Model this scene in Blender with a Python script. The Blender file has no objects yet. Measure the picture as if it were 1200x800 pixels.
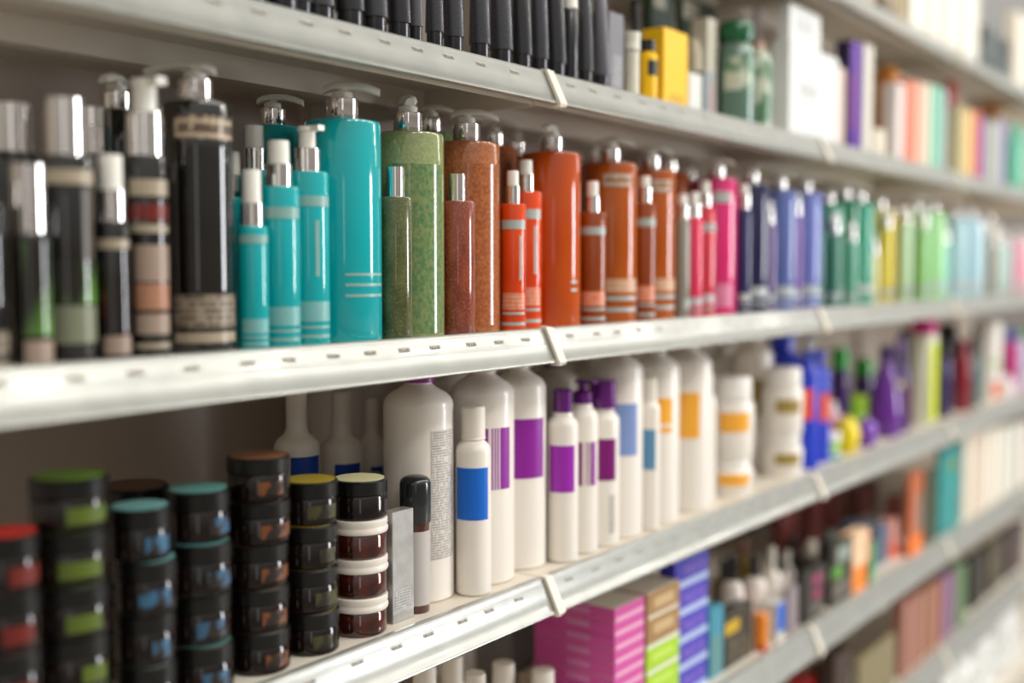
import bpy, bmesh, math, random
from mathutils import Vector, Matrix
random.seed(7)
C = bpy.context.scene.collection
R = math.radians
# ------------------------------------------------------------------ camera
FPX = 1333.0
YAW = R(36.3)                       # angle between the view and the run of the shelves
TILT = math.atan(85 / FPX)          # looking slightly down
EYE = 1.25
cam_d = bpy.data.cameras.new('camera'); cam = bpy.data.objects.new('camera', cam_d); C.objects.link(cam)
cam_d.sensor_width = 36; cam_d.lens = 36 * FPX / 1200
cam.location = (0, 0, EYE)
cam.rotation_euler = (R(90) - TILT, 0, YAW - R(90))
cam_d.dof.use_dof = True; cam_d.dof.focus_distance = 1.235; cam_d.dof.aperture_fstop = 1.35
cam_d.clip_start = 0.05
bpy.context.scene.camera = cam
# ------------------------------------------------------------------ world and lamps
sc = bpy.context.scene
sc.view_settings.view_transform = 'Standard'; sc.view_settings.look = 'None'
sc.view_settings.gamma = 1; sc.view_settings.use_curve_mapping = False
sc.view_settings.exposure = 0.06
w = bpy.data.worlds.new('shop_surroundings'); sc.world = w; w.use_nodes = True
nt = w.node_tree; bg = nt.nodes['Background']
tc = nt.nodes.new('ShaderNodeTexCoord'); sx = nt.nodes.new('ShaderNodeSeparateXYZ')
cr = nt.nodes.new('ShaderNodeValToRGB'); mr = nt.nodes.new('ShaderNodeMapRange')
nt.links.new(tc.outputs['Generated'], sx.inputs[0]); nt.links.new(sx.outputs['Z'], mr.inputs['Value'])
mr.inputs['From Min'].default_value = -1; mr.inputs['From Max'].default_value = 1
nt.links.new(mr.outputs[0], cr.inputs[0]); nt.links.new(cr.outputs[0], bg.inputs['Color'])
e = cr.color_ramp.elements
e[0].position = 0.0; e[0].color = (.32, .29, .26, 1)
e[1].position = 1.0; e[1].color = (1.45, 1.40, 1.28, 1)
for p, c in ((.42, (.42, .38, .34, 1)), (.5, (.34, .29, .25, 1)), (.57, (.55, .52, .47, 1)), (.66, (.72, .70, .66, 1)), (.78, (1.35, 1.31, 1.18, 1))):
    q = e.new(p); q.color = c
bg.inputs['Strength'].default_value = 0.70

def area(name, loc, aim, sx_, sy_, power, col, shape='RECTANGLE'):
    d = bpy.data.lights.new(name, 'AREA'); d.shape = shape; d.size = sx_; d.size_y = sy_; d.energy = power; d.color = col
    o = bpy.data.objects.new(name, d); C.objects.link(o); o.location = loc
    o.rotation_euler = (Vector(aim) - Vector(loc)).to_track_quat('-Z', 'Y').to_euler()
    return o
for i in range(9):                   # ceiling downlights over the middle of the aisle
    area('ceiling_lamp', (0.1 + i * 0.85, -0.8, 2.75), (0.1 + i * 0.85, -0.5, 0), .17, .17, 5.0, (1, .96, .88))
area('window_daylight', (4.2, -2.3, 1.55), (1.2, .9, 1.2), .62, 1.7, 84, (.94, .96, 1))
area('window_daylight', (-1.6, -1.7, 1.6), (.8, .9, 1.2), .3, 1.5, 2.2, (.96, .96, 1))
area('rail_fill_light', (2.6, -.45, 2.75), (2.6, .7, 1.2), 5.0, .45, 24, (1, .97, .92))  # added fill light, set overhead to brighten the second shelf's rail

# ------------------------------------------------------------------ materials
def lin(c):
    c = c.lstrip('#'); v = [int(c[i:i + 2], 16) / 255 for i in (0, 2, 4)]
    return tuple((x / 12.92 if x <= .04045 else ((x + .055) / 1.055) ** 2.4) for x in v) + (1,)
_M = {}
def mat(name, col='#888888', rough=.4, metal=0., coat=0., trans=0., ior=1.45):
    k = (name, col, rough, metal, coat, trans)
    if k in _M: return _M[k]
    m = bpy.data.materials.new(name); m.use_nodes = True
    b = m.node_tree.nodes['Principled BSDF']
    b.inputs['Base Color'].default_value = lin(col); b.inputs['Roughness'].default_value = rough
    b.inputs['Metallic'].default_value = metal; b.inputs['Coat Weight'].default_value = coat
    b.inputs['Coat Roughness'].default_value = .06
    b.inputs['Transmission Weight'].default_value = trans; b.inputs['IOR'].default_value = ior
    # a trace of surface unevenness so that nothing is perfectly uniform
    t = m.node_tree.nodes.new('ShaderNodeTexNoise'); t.inputs['Scale'].default_value = 60
    r = m.node_tree.nodes.new('ShaderNodeMapRange')
    r.inputs['To Min'].default_value = max(.02, rough - .04); r.inputs['To Max'].default_value = rough + .04
    m.node_tree.links.new(t.outputs['Fac'], r.inputs['Value']); m.node_tree.links.new(r.outputs[0], b.inputs['Roughness'])
    _M[k] = m; return m
def noisy(name, c1, c2, scale=400, rough=.2, coat=.6, lo=.42, hi=.58, stretch=(1, 1, 1), detail=2, c3=None, metal=0.):
    k = (name, c1, c2, scale, lo)
    if k in _M: return _M[k]
    m = bpy.data.materials.new(name); m.use_nodes = True; n = m.node_tree; b = n.nodes['Principled BSDF']
    b.inputs['Roughness'].default_value = rough; b.inputs['Coat Weight'].default_value = coat; b.inputs['Metallic'].default_value = metal
    b.inputs['Coat Roughness'].default_value = .05
    t = n.nodes.new('ShaderNodeTexCoord'); mp = n.nodes.new('ShaderNodeMapping'); mp.inputs['Scale'].default_value = stretch
    nz = n.nodes.new('ShaderNodeTexNoise'); nz.inputs['Scale'].default_value = scale; nz.inputs['Detail'].default_value = detail
    rp = n.nodes.new('ShaderNodeValToRGB'); rp.color_ramp.elements[0].position = lo; rp.color_ramp.elements[1].position = hi
    rp.color_ramp.elements[0].color = lin(c1); rp.color_ramp.elements[1].color = lin(c2)
    n.links.new(t.outputs['Object'], mp.inputs[0]); n.links.new(mp.outputs[0], nz.inputs['Vector']); n.links.new(nz.outputs['Fac'], rp.inputs[0])
    if c3:
        n2 = n.nodes.new('ShaderNodeTexNoise'); n2.inputs['Scale'].default_value = scale * 7; n.links.new(t.outputs['Object'], n2.inputs['Vector'])
        r2 = n.nodes.new('ShaderNodeMapRange'); r2.inputs['From Min'].default_value = .5; r2.inputs['From Max'].default_value = .75
        r2.inputs['To Max'].default_value = .6
        mx = n.nodes.new('ShaderNodeMix'); mx.data_type = 'RGBA'; mx.inputs['B'].default_value = lin(c3)
        n.links.new(n2.outputs['Fac'], r2.inputs['Value']); n.links.new(r2.outputs[0], mx.inputs['Factor'])
        n.links.new(rp.outputs[0], mx.inputs['A']); n.links.new(mx.outputs['Result'], b.inputs['Base Color'])
    else: n.links.new(rp.outputs[0], b.inputs['Base Color'])
    _M[k] = m; return m
def printed(name, base, ink, pitch=.0034, fill=.52, word=500):
    """small print: rows of word-length dashes"""
    k = ('printed', name, base, ink, pitch)
    if k in _M: return _M[k]
    m = bpy.data.materials.new(name); m.use_nodes = True; n = m.node_tree; b = n.nodes['Principled BSDF']; b.inputs['Roughness'].default_value = .4
    t = n.nodes.new('ShaderNodeTexCoord'); s = n.nodes.new('ShaderNodeSeparateXYZ'); n.links.new(t.outputs['Object'], s.inputs[0])
    d = n.nodes.new('ShaderNodeMath'); d.operation = 'DIVIDE'; d.inputs[1].default_value = pitch; n.links.new(s.outputs['Z'], d.inputs[0])
    fr = n.nodes.new('ShaderNodeMath'); fr.operation = 'FRACT'; n.links.new(d.outputs[0], fr.inputs[0])
    lt = n.nodes.new('ShaderNodeMath'); lt.operation = 'LESS_THAN'; lt.inputs[1].default_value = fill; n.links.new(fr.outputs[0], lt.inputs[0])
    mp = n.nodes.new('ShaderNodeMapping'); mp.inputs['Scale'].default_value = (word, word, 1 / pitch * .5); n.links.new(t.outputs['Object'], mp.inputs[0])
    nz = n.nodes.new('ShaderNodeTexNoise'); nz.inputs['Scale'].default_value = 1; nz.inputs['Detail'].default_value = 0; n.links.new(mp.outputs[0], nz.inputs['Vector'])
    g = n.nodes.new('ShaderNodeMath'); g.operation = 'GREATER_THAN'; g.inputs[1].default_value = .42; n.links.new(nz.outputs['Fac'], g.inputs[0])
    mu = n.nodes.new('ShaderNodeMath'); mu.operation = 'MULTIPLY'; n.links.new(lt.outputs[0], mu.inputs[0]); n.links.new(g.outputs[0], mu.inputs[1])
    mx = n.nodes.new('ShaderNodeMix'); mx.data_type = 'RGBA'; mx.inputs['A'].default_value = lin(base); mx.inputs['B'].default_value = lin(ink)
    n.links.new(mu.outputs[0], mx.inputs['Factor']); n.links.new(mx.outputs['Result'], b.inputs['Base Color'])
    _M[k] = m; return m
CHROME = mat('polished_chrome', '#E6E2DE', .10, 1)
FROST = mat('frosted_plastic', '#ECEAE2', .3)
STEEL = mat('painted_shelf_steel', '#DCD3C5', .5)
PANEL = mat('painted_back_panel', '#C0B3A6', .42)
RAIL = noisy('ticket_rail_metal', '#A0A19C', '#AAABA5', 30, .28, .2, .3, .7, metal=.32)
CLIP = mat('cream_clip_plastic', '#E8E0D0', .4)
WHITE = mat('white_bottle_plastic', '#EAE3DA', .32, 0, .15)
GREYPRINT = mat('silver_print', '#A9B3B0', .35)
BLACK = mat('black_plastic', '#17171A', .22, 0, .3)
AMBER = noisy('dark_amber_glass', '#2A0F08', '#5A1C0C', 40, .08, .9, .35, .7)

# ------------------------------------------------------------------ mesh helpers
def link(name, bm, m, parent=None, loc=(0, 0, 0), rotz=0, smooth=True, sharp=35):
    me = bpy.data.meshes.new(name); bmesh.ops.recalc_face_normals(bm, faces=bm.faces[:]); bm.to_mesh(me); bm.free()
    for x in (m if isinstance(m, (list, tuple)) else [m]): me.materials.append(x)
    if smooth:
        for p in me.polygons: p.use_smooth = True
        me.set_sharp_from_angle(angle=R(sharp))
    o = bpy.data.objects.new(name, me); C.objects.link(o); o.location = loc; o.rotation_euler = (0, 0, rotz)
    if parent: o.parent = parent
    return o
def lathe(bm, prof, seg=36, cx=0, cy=0, z=0, sy=1., mi=0):
    rings = []
    for r, h in prof:
        if r <= 1e-6: rings.append([bm.verts.new((cx, cy, z + h))])
        else: rings.append([bm.verts.new((cx + r * math.cos(2 * math.pi * i / seg), cy + sy * r * math.sin(2 * math.pi * i / seg), z + h)) for i in range(seg)])
    for a, b in zip(rings, rings[1:]):
        for i in range(seg):
            j = (i + 1) % seg
            if len(a) == 1 and len(b) == 1: continue
            if len(a) == 1: f = bm.faces.new((a[0], b[i], b[j]))
            elif len(b) == 1: f = bm.faces.new((a[i], a[j], b[0]))
            else: f = bm.faces.new((a[i], a[j], b[j], b[i]))
            f.material_index = mi
    return bm
def L(prof, seg=36, **k): return lathe(bmesh.new(), prof, seg, **k)
def arcpatch(prof_r, z0, z1, a0, a1, seg=14, th=.0004, taper=None):
    """a curved sticker on a cylinder wall, azimuths in degrees"""
    bm = bmesh.new(); n = seg
    def ring(r, z): return [bm.verts.new((r * math.cos(R(a0 + (a1 - a0) * i / n)), r * math.sin(R(a0 + (a1 - a0) * i / n)), z)) for i in range(n + 1)]
    r0 = prof_r; r1 = taper if taper else prof_r
    oa, ob = ring(r0 + th, z0), ring(r1 + th, z1); ia, ib = ring(r0 - .0004, z0), ring(r1 - .0004, z1)
    for i in range(n):
        bm.faces.new((oa[i], oa[i + 1], ob[i + 1], ob[i])); bm.faces.new((ia[i], ia[i + 1], oa[i + 1], oa[i])); bm.faces.new((ib[i], ib[i + 1], ob[i + 1], ob[i]))
        bm.faces.new((ia[i], ia[i + 1], ib[i + 1], ib[i]))
    for i in (0, n): bm.faces.new((ia[i], ib[i], ob[i], oa[i]))
    return bm
def box(bm, x0, x1, y0, y1, z0, z1, mi=0):
    v = [bm.verts.new(p) for p in ((x0, y0, z0), (x1, y0, z0), (x1, y1, z0), (x0, y1, z0), (x0, y0, z1), (x1, y0, z1), (x1, y1, z1), (x0, y1, z1))]
    fs = []
    for f in ((0, 1, 2, 3), (4, 5, 6, 7), (0, 1, 5, 4), (1, 2, 6, 5), (2, 3, 7, 6), (3, 0, 4, 7)):
        q = bm.faces.new([v[i] for i in f]); q.material_index = mi; fs.append(q)
    return fs
def bev(bm, w=.001, s=2):
    bmesh.ops.bevel(bm, geom=bm.edges[:], offset=w, segments=s, affect='EDGES', profile=.5); return bm
def thing(name, label, cat, loc, rotz=0, group=None):
    o = bpy.data.objects.new(name, None); o.empty_display_size = .02; C.objects.link(o)
    o.location = loc; o.rotation_euler = (0, 0, rotz); o['label'] = label; o['category'] = cat
    if group: o['group'] = group
    return o
def lab(o, s): o['label'] = s; return o

# ------------------------------------------------------------------ where a point of the shelf edge lies
SN, CS, ST, CT = math.sin(YAW), math.cos(YAW), math.sin(TILT), math.cos(TILT)
def along(px, Y, z):
    u = (px - 600) / FPX
    return (Y * (CS + u * CT * SN) - u * z * ST) / (SN - u * CT * CS)
def depth_y(px, X, z):
    u = (px - 600) / FPX
    return (X * (SN - u * CT * CS) + u * z * ST) / (CS + u * CT * SN)
def ahead(X, Y): return X * CS + Y * SN
def rise(py, X, Y):
    t = (400 - py) / FPX; return ahead(X, Y) * (t * CT - ST) / (CT + t * ST)

FRONT = .785
ROW = {'Z': .524, 'A': .2330, 'B': -.0745, 'C': -.3810, 'D': -.6680, 'E': -.9480, 'F': -1.17}
ORD = {'Z': 'top', 'A': 'second', 'B': 'third', 'C': 'fourth', 'D': 'fifth', 'E': 'sixth', 'F': 'lowest'}
FOOT = {k: [] for k in ROW}
def clash(row, X, Y, hx, hy, rnd):
    for (a, b, c, d, r2) in FOOT[row]:
        if rnd and r2:
            if math.hypot(X - a, Y - b) < hx + c + .0006: return True
        elif not rnd and not r2:
            if abs(X - a) < hx + c and abs(Y - b) < hy + d: return True
        else:
            (cx, cy, r), (bx, by, ex, ey) = ((X, Y, hx), (a, b, c, d)) if rnd else ((a, b, c), (X, Y, hx, hy))
            dx = max(abs(cx - bx) - ex, 0); dy = max(abs(cy - by) - ey, 0)
            if math.hypot(dx, dy) < r + .0006: return True
    return False
def place(row, px, wd, y0):
    """centre and radius of a round thing whose front touches the line y0"""
    z = ROW[row] + .08; r = wd / 2 if wd < 1 else .02
    for _ in range(6):
        Y = y0 + r; X = along(px, Y, z)
        if wd >= 1: r = wd / 2 * ahead(X, Y) / FPX * .985
    best = None
    for k in range(50):
        f_ = 1.006 ** k
        for dx in (0, .003, -.003, .006, -.006, .009, -.009, .012, -.012, .016, -.016, .020, -.020):
            x_, y_ = X * f_ + dx, Y * f_
            if y_ - r < FRONT + .004: continue
            cst = (f_ - 1) * math.hypot(X, Y) * .6 + abs(dx)
            if (best is None or cst < best[0]) and not clash(row, x_, y_, r, r, True): best = (cst, x_, y_)
    if best: X, Y = best[1:]
    FOOT[row].append((X, Y, r, r, True))
    return X, Y, r
def aisle(a): return 270 + a       # azimuth measured from the direction that faces the aisle

# ------------------------------------------------------------------ the gondola shelving and the floor
JOINT = [-.60, .27, 1.14, 2.01, 2.88, 3.75, 4.62]
BACK = 1.19
def struct(name, bm, m):
    o = link(name, bm, m, None, smooth=False); o['kind'] = 'structure'; return o
bm = bmesh.new(); box(bm, -2.5, 7, -2.6, 1.26, -.05, 0)
FLOORM = noisy('pale_floor_tiles', '#A8A298', '#B4AEA4', 6, .25, .3)
struct('floor', bm, FLOORM)
bm = bmesh.new(); box(bm, -.7, 4.7, BACK + .003, BACK + .025, 0.02, 2.3); struct('wall_back', bm, PANEL)
bay_words = ['the bay nearest the camera', 'the bay with the blue-labelled bottle', 'the bay of rainbow bottles', 'the bay past the magenta bottle', 'the far bay', 'the end bay']
bay_words = ['first', 'second', 'third', 'fourth', 'fifth', 'last']
TICK = printed('price_ticket_paper', '#E4E0D8', '#948A80', .0052, .62, 700)
def shelf(row, bay, label):
    z = EYE + ROW[row]; x0, x1 = JOINT[bay] + .0015, JOINT[bay + 1] - .0015
    t = thing('metal_shelf', label, 'shelf', (x0, FRONT, z), 0, 'metal shelves of the display rack')
    ln = x1 - x0
    bm = bmesh.new(); box(bm, 0, ln, .004, BACK - FRONT, -.0035, 0); link('board', bm, STEEL, t, smooth=False)
    bm = bmesh.new(); box(bm, 0, ln, .02, .022, -.034, -.0036); box(bm, .0, .0015, .022, BACK - FRONT, -.036, -.0036); box(bm, ln - .0015, ln, .022, BACK - FRONT, -.036, -.0036)
    link('side_flange', bm, STEEL, t, smooth=False)
    bm = bmesh.new(); box(bm, .002, ln - .002, .19, .215, -.030, -.0036); link('stiffener', bm, STEEL, t, smooth=False)
    # front ticket rail: lip, tilted face, lower bead
    h = .0385 if row not in 'DE' else .045
    pr = [(.010, .0015), (.0, .0035), (-.0025, .0022), (-.003, 0), (-.0055, -.004), (-.0110, -h * .42), (-.0185, -h * .86), (-.0215, -h * .90), (-.0225, -h * .97), (-.020, -h), (-.014, -h * .99), (-.006, -h * .5), (.012, -.0036)]
    bm = bmesh.new(); va = [bm.verts.new((0, y, zz)) for y, zz in pr]; vb = [bm.verts.new((ln, y, zz)) for y, zz in pr]
    n = len(pr)
    for i in range(n): bm.faces.new((va[i], va[(i + 1) % n], vb[(i + 1) % n], vb[i]))
    bm.faces.new(va[::-1]); bm.faces.new(vb)
    rail = link('price_rail', bm, RAIL, t, sharp=50)
    # clip over the joint at the far end
    bm = bmesh.new(); cw = .0095
    for dx, dd in ((0, .003), (.0078, .0022)):
        q = [(.002, .0025 + dd), (-.004 - dd, .0025 + dd * .6), (-.0245 - dd, -h * .97), (-.0225 - dd, -h - dd), (-.014, -h - dd), (-.0125, -h - .0002), (-.0205, -h - .0002), (-.0228, -h * .97), (-.004, .0012), (.002, .0036)]
        a = [bm.verts.new((ln - cw + dx, y, zz)) for y, zz in q]; b = [bm.verts.new((ln - cw + dx + .0076, y, zz)) for y, zz in q]
        for i in range(len(q)): bm.faces.new((a[i], a[(i + 1) % len(q)], b[(i + 1) % len(q)], b[i]))
        bm.faces.new(a[::-1]); bm.faces.new(b)
    lab(link('joint_clip', bm, CLIP, t, smooth=False), 'cream plastic clip over the rail joint')
    if row in 'BCA' :
        k = 0; x = .03; proto = None
        while x < ln - .05:
            if proto is None:
                bm = bmesh.new(); yb, zb = -.0062, -.0055
                v = [bm.verts.new(p) for p in ((0, -.0072, -.0060), (.016, -.0072, -.0060), (.016, -.0090, -.0102), (0, -.0090, -.0102))]
                bm.faces.new(v); bmesh.ops.solidify(bm, geom=bm.faces[:], thickness=.0004)
                proto = link('price_ticket', bm, TICK, rail, (x, 0, 0), smooth=False); o = proto
            else:
                o = proto.copy(); C.objects.link(o); o.parent = rail; o.location = (x, 0, 0)
            x += random.uniform(.048, .066)
what = {'Z': 'topmost shelf of white cartons', 'A': 'shelf of black tubes and gift boxes', 'B': 'shelf of rainbow pump bottles', 'C': 'shelf of white bottles and jars', 'D': 'shelf of stacked pink and blue cartons', 'E': 'low shelf of brown cartons'}
bays_in = {'Z': (3, 4, 5), 'A': (1, 2, 3, 4, 5), 'B': (1, 2, 3, 4, 5), 'C': (1, 2, 3, 4, 5), 'D': (2, 3, 4, 5), 'E': (2, 3, 4, 5)}
bayw = {1: 'bay closest to the camera', 2: 'bay just past the first joint clip', 3: 'bay past the second joint clip', 4: 'bay past the third joint clip', 5: 'farthest bay'}
for rw, bs in bays_in.items():
    for b_ in bs: shelf(rw, b_, 'grey metal %s, %s' % (what[rw], bayw[b_]))
shelf('Z', 1, 'grey metal topmost shelf above the dark tubes, bay closest to the camera'); shelf('Z', 2, 'grey metal topmost shelf above the yellow carton and green-capped bottle')
for i, jx in enumerate(JOINT[1:]):                  # upright posts of the rack, behind the shelves
    bm = bmesh.new(); box(bm, jx - .02, jx + .02, BACK + .0005, BACK + .0028, .02, 2.3)
    o = link('trim_%d' % (i + 1), bm, STEEL, None, smooth=False); o['kind'] = 'structure'

# ------------------------------------------------------------------ kinds of containers
def pump_head(t, zc, ang, s=1., m=FROST, collar_r=.0162, collar_h=.0225, reach=1.):
    c = collar_r * s; h = collar_h * s
    lab(link('collar', L([(0, zc), (c * .97, zc), (c, zc + .0008), (c, zc + h - .0008), (c * .95, zc + h), (0, zc + h)]), CHROME, t), 'chrome collar')
    z = zc + h; a = R(ang); bm = L([(0, z), (.0105 * s, z), (.0108 * s, z + .006 * s), (.0095 * s, z + .0075 * s), (.0060 * s, z + .008 * s), (.0060 * s, z + .0125 * s), (0, z + .013 * s)], 24)
    pts = [(-.019, .0095, .0052), (-.012, .0130, .0078), (0, .0152, .0092), (.014, .0152, .0086), (.027, .0122, .0068), (.038, .0080, .0048)]
    secs = []
    for d, zz, wd in pts:
        d *= s * (reach if d > 0 else 1); zz = z + (zz - .0012) * s; wd *= s * 1.12; th = .0029 * s
        ca, sa = math.cos(a), math.sin(a)
        ring = [(wd, -th), (wd * .8, th * .7), (0, th * 1.6), (-wd * .8, th * .7), (-wd, -th), (0, -th * 1.3)]
        secs.append([bm.verts.new((d * ca - q * sa, d * sa + q * ca, zz + k)) for q, k in ring])
    for p, q in zip(secs, secs[1:]):
        for i in range(6): bm.faces.new((p[i], p[(i + 1) % 6], q[(i + 1) % 6], q[i]))
    bm.faces.new(secs[0][::-1]); bm.faces.new(secs[-1])
    link('pump_head', bm, m, t, sharp=50)
def body_prof(r, H, rb=.003, rt=.004, top=.6):
    return [(0, 0), (r - rb, 0), (r - rb * .3, rb * .3), (r, rb), (r, H - rt), (r - rt * .3, H - rt * .3), (r - rt, H), (r * top, H + .0006), (0, H + .0006)]
def patches(t, r, H, pl, th=.0004):
    for p in pl:
        z0, z1, a, wd, m = p[:5]
        nm = p[5] if len(p) > 5 else 'label'
        link(nm, arcpatch(r, z0 * H, z1 * H, aisle(a - wd / 2), aisle(a + wd / 2), th=th), m, t)
def band3(m=GREYPRINT, a=5, w=110, n=3, z=.075, dz=.03, th=.014):
    return [(z + i * dz, z + i * dz + th, a, w, m, 'printed_line') for i in range(n)]
def std_bands(m=GREYPRINT, a=5, w=110):
    return [(.055, .075, a, w, m, 'printed_line'), (.098, .112, a, w, m, 'printed_line'), (.13, .205, a, w, printed('band_print', '#9FB0AC', '#7D9490', .003, .5), 'printed_band')]
def pump_bottle(row, px, wd, py, m, label, y0=.800, ang=300, pl=(), s=1., group=None, cat='bottle', hm=FROST, reach=1.):
    X, Y, r = place(row, px, wd, y0); H = rise(py, X, Y) - ROW[row]
    t = thing('pump_bottle', label, cat, (X, Y, EYE + ROW[row]), 0, group)
    link('body', L(body_prof(r, H)), m, t); pump_head(t, H, ang, s * min(1.1, max(.9, r / .0395)), hm, reach=reach)
    patches(t, r, H, pl); return t
def slim_bottle(row, px, wd, py, m, label, y0=.800, cap='frost', pl=(), group=None, ch=.019, fh=.020, cr=None, cat='bottle', name='slim_bottle'):
    X, Y, r = place(row, px, wd, y0); H = rise(py, X, Y) - ROW[row]
    t = thing(name, label, cat, (X, Y, EYE + ROW[row]), 0, group)
    link('body', L(body_prof(r, H, .0015, .0015)), m, t); c = cr or r * .60
    if cap == 'chrome':
        link('cap', L([(0, H), (c, H), (c, H + ch - .0006), (c - .0006, H + ch), (0, H + ch)]), CHROME, t)
    else:
        lab(link('collar', L([(0, H), (c, H), (c, H + ch - .0006), (c - .0006, H + ch), (0, H + ch)]), CHROME, t), 'chrome collar')
        z = H + ch; f = c * .82
        if cap == 'frost':
            link('cap', L([(0, z), (f, z), (f * .97, z + fh - .001), (f * .93, z + fh), (0, z + fh)]), FROST, t)
        else:                         # spray or lotion actuator with a short nozzle
            bm = L([(0, z), (f * .8, z), (f * .78, z + fh * .75), (f * .95, z + fh * .8), (f * .9, z + fh), (0, z + fh)])
            box(bm, -f * .4, f * .4, -f * 1.9, 0, z + fh * .78, z + fh * 1.02); link('spray_cap', bm, FROST, t)
    patches(t, r, H, pl); return t
def salon_bottle(row, px, wd, py, label, y0=.80, m=WHITE, pl=(), capm=None, cap_h=.03, seg=36, group=None, nr=.40, sh=.895, neck=.985, capr=None, name='shampoo_bottle', spout=None):
    """wide-bodied bottle with sloping shoulders; py is the top of the neck"""
    X, Y, r = place(row, px, wd, y0); H = rise(py, X, Y) - ROW[row]
    t = thing(name, label, 'bottle', (X, Y, EYE + ROW[row]), R(9) if seg < 20 else 0, group)
    pr = [(0, 0), (r - .003, 0), (r, .003), (r, H * sh), (r * .985, H * (sh + .016)), (r * .93, H * (sh + .034)), (r * .80, H * (sh + .054)), (r * .62, H * (sh + .070)), (r * (nr + .07), H * (sh + .085)), (r * nr, H * max(neck, sh + .097)), (r * nr, H), (0, H)]
    link('body', L(pr, seg), m, t, sharp=35 if seg > 20 else 18)
    if capm:
        c = capr * r if capr else r * nr * 1.15
        if spout == 'pump':
            bm = L([(0, H), (c, H), (c, H + cap_h * .45), (c * .8, H + cap_h * .5), (c * .42, H + cap_h * .55), (c * .42, H + cap_h * .9), (0, H + cap_h * .9)])
            bev_b = bmesh.new(); box(bm, -c * .45, c * .45, -c * 1.6, c * .6, H + cap_h * .85, H + cap_h)
            link('pump_head', bm, capm, t)
        else: link('cap', L([(0, H), (c, H), (c, H + cap_h - .002), (c - .002, H + cap_h), (0, H + cap_h)]), capm, t)
    patches(t, r, H, pl); return t
def stack_xy(row, px, wd, y0): return place(row, px, wd, y0)
def jar(x, y, z, r, h, label, lidm, topm, bodym, sidem=None, side=(0, 70), group=None, ridged=False):
    t = thing('cosmetic_jar', label, 'jar', (x, y, z), 0, group)
    lh = h * .36; g = h - lh
    link('glass', L([(0, 0), (r * .93, 0), (r * .985, .002), (r * .985, g - .003), (r * .93, g - .0005), (0, g - .0005)]), bodym, t)
    pr = [(0, g), (r, g), (r, h - .0016), (r - .0016, h), (0, h)]
    if ridged: pr = [(0, g), (r * 1.03, g), (r * 1.05, g + lh * .12), (r * 1.05, g + lh * .30), (r * 1.01, g + lh * .42), (r * 1.01, g + lh * .5), (r * 1.04, g + lh * .62), (r * 1.03, h - .001), (r, h), (0, h)]
    ld = link('lid', L(pr), lidm, t)
    if topm: lab(link('lid_sticker', L([(0, h), (r * .90, h), (r * .90, h + .0004), (0, h + .0004)]), topm, ld), 'coloured disc on the lid')
    if sidem: link('label', arcpatch(r * .985, g * .24, g * .74, aisle(side[0] - side[1] / 2), aisle(side[0] + side[1] / 2)), sidem, t)
    return t
def tub(row, px, wd, pys, label, lm, lz=(.3, .62), y0=.80, group='stacked hair-mask tubs', x_y=None, zbase=None, nm='cream_tub'):
    if x_y is None: X, Y, r = place(row, px, wd, y0)
    else: X, Y, r = x_y
    z0 = ROW[row] if zbase is None else zbase; H = rise(pys, X, Y) - z0
    t = thing(nm, label, 'tub', (X, Y, EYE + z0), 0, group)
    link('body', L([(0, 0), (r * .88, 0), (r * .92, .004), (r * .97, H * .62), (r * .86, H * .72), (0, H * .73)]), WHITE, t)
    link('lid', L([(0, H * .73), (r * .84, H * .73), (r * .86, H * .75), (r * .84, H - .002), (r * .8, H), (0, H)]), mat('white_lid_plastic', '#F0ECE6', .3), t)
    link('label', arcpatch(r * .952, H * lz[0], H * lz[1], aisle(-48 - 36), aisle(-48 + 36), taper=r * .975), lm, t)
    return X, Y, r, z0 + H + .0002
def carton_at(row, pxc, pxr, pxl, y0):
    """nearest upright edge at pxc, far end of the face at pxr, back of the side at pxl"""
    z = ROW[row] + .08; X0 = along(pxc, y0, z); X1 = along(pxr, y0, z); Y1 = min(depth_y(pxl, X0, z), BACK - .01) if pxl is not None else y0 + .08
    if Y1 < y0 + .01: Y1 = y0 + .03
    if X1 - X0 < .006: X1 = X0 + .006
    n = 0
    while clash(row, (X0 + X1) / 2, (y0 + Y1) / 2, (X1 - X0) / 2, (Y1 - y0) / 2, False) and n < 60:
        k = 1.008; X0 *= k; X1 *= k; y0 *= k; Y1 *= k; n += 1
    Y1 = min(Y1, BACK - .004)
    FOOT[row].append(((X0 + X1) / 2, (y0 + Y1) / 2, (X1 - X0) / 2, (Y1 - y0) / 2, False))
    return X0, X1, y0, Y1
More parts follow.
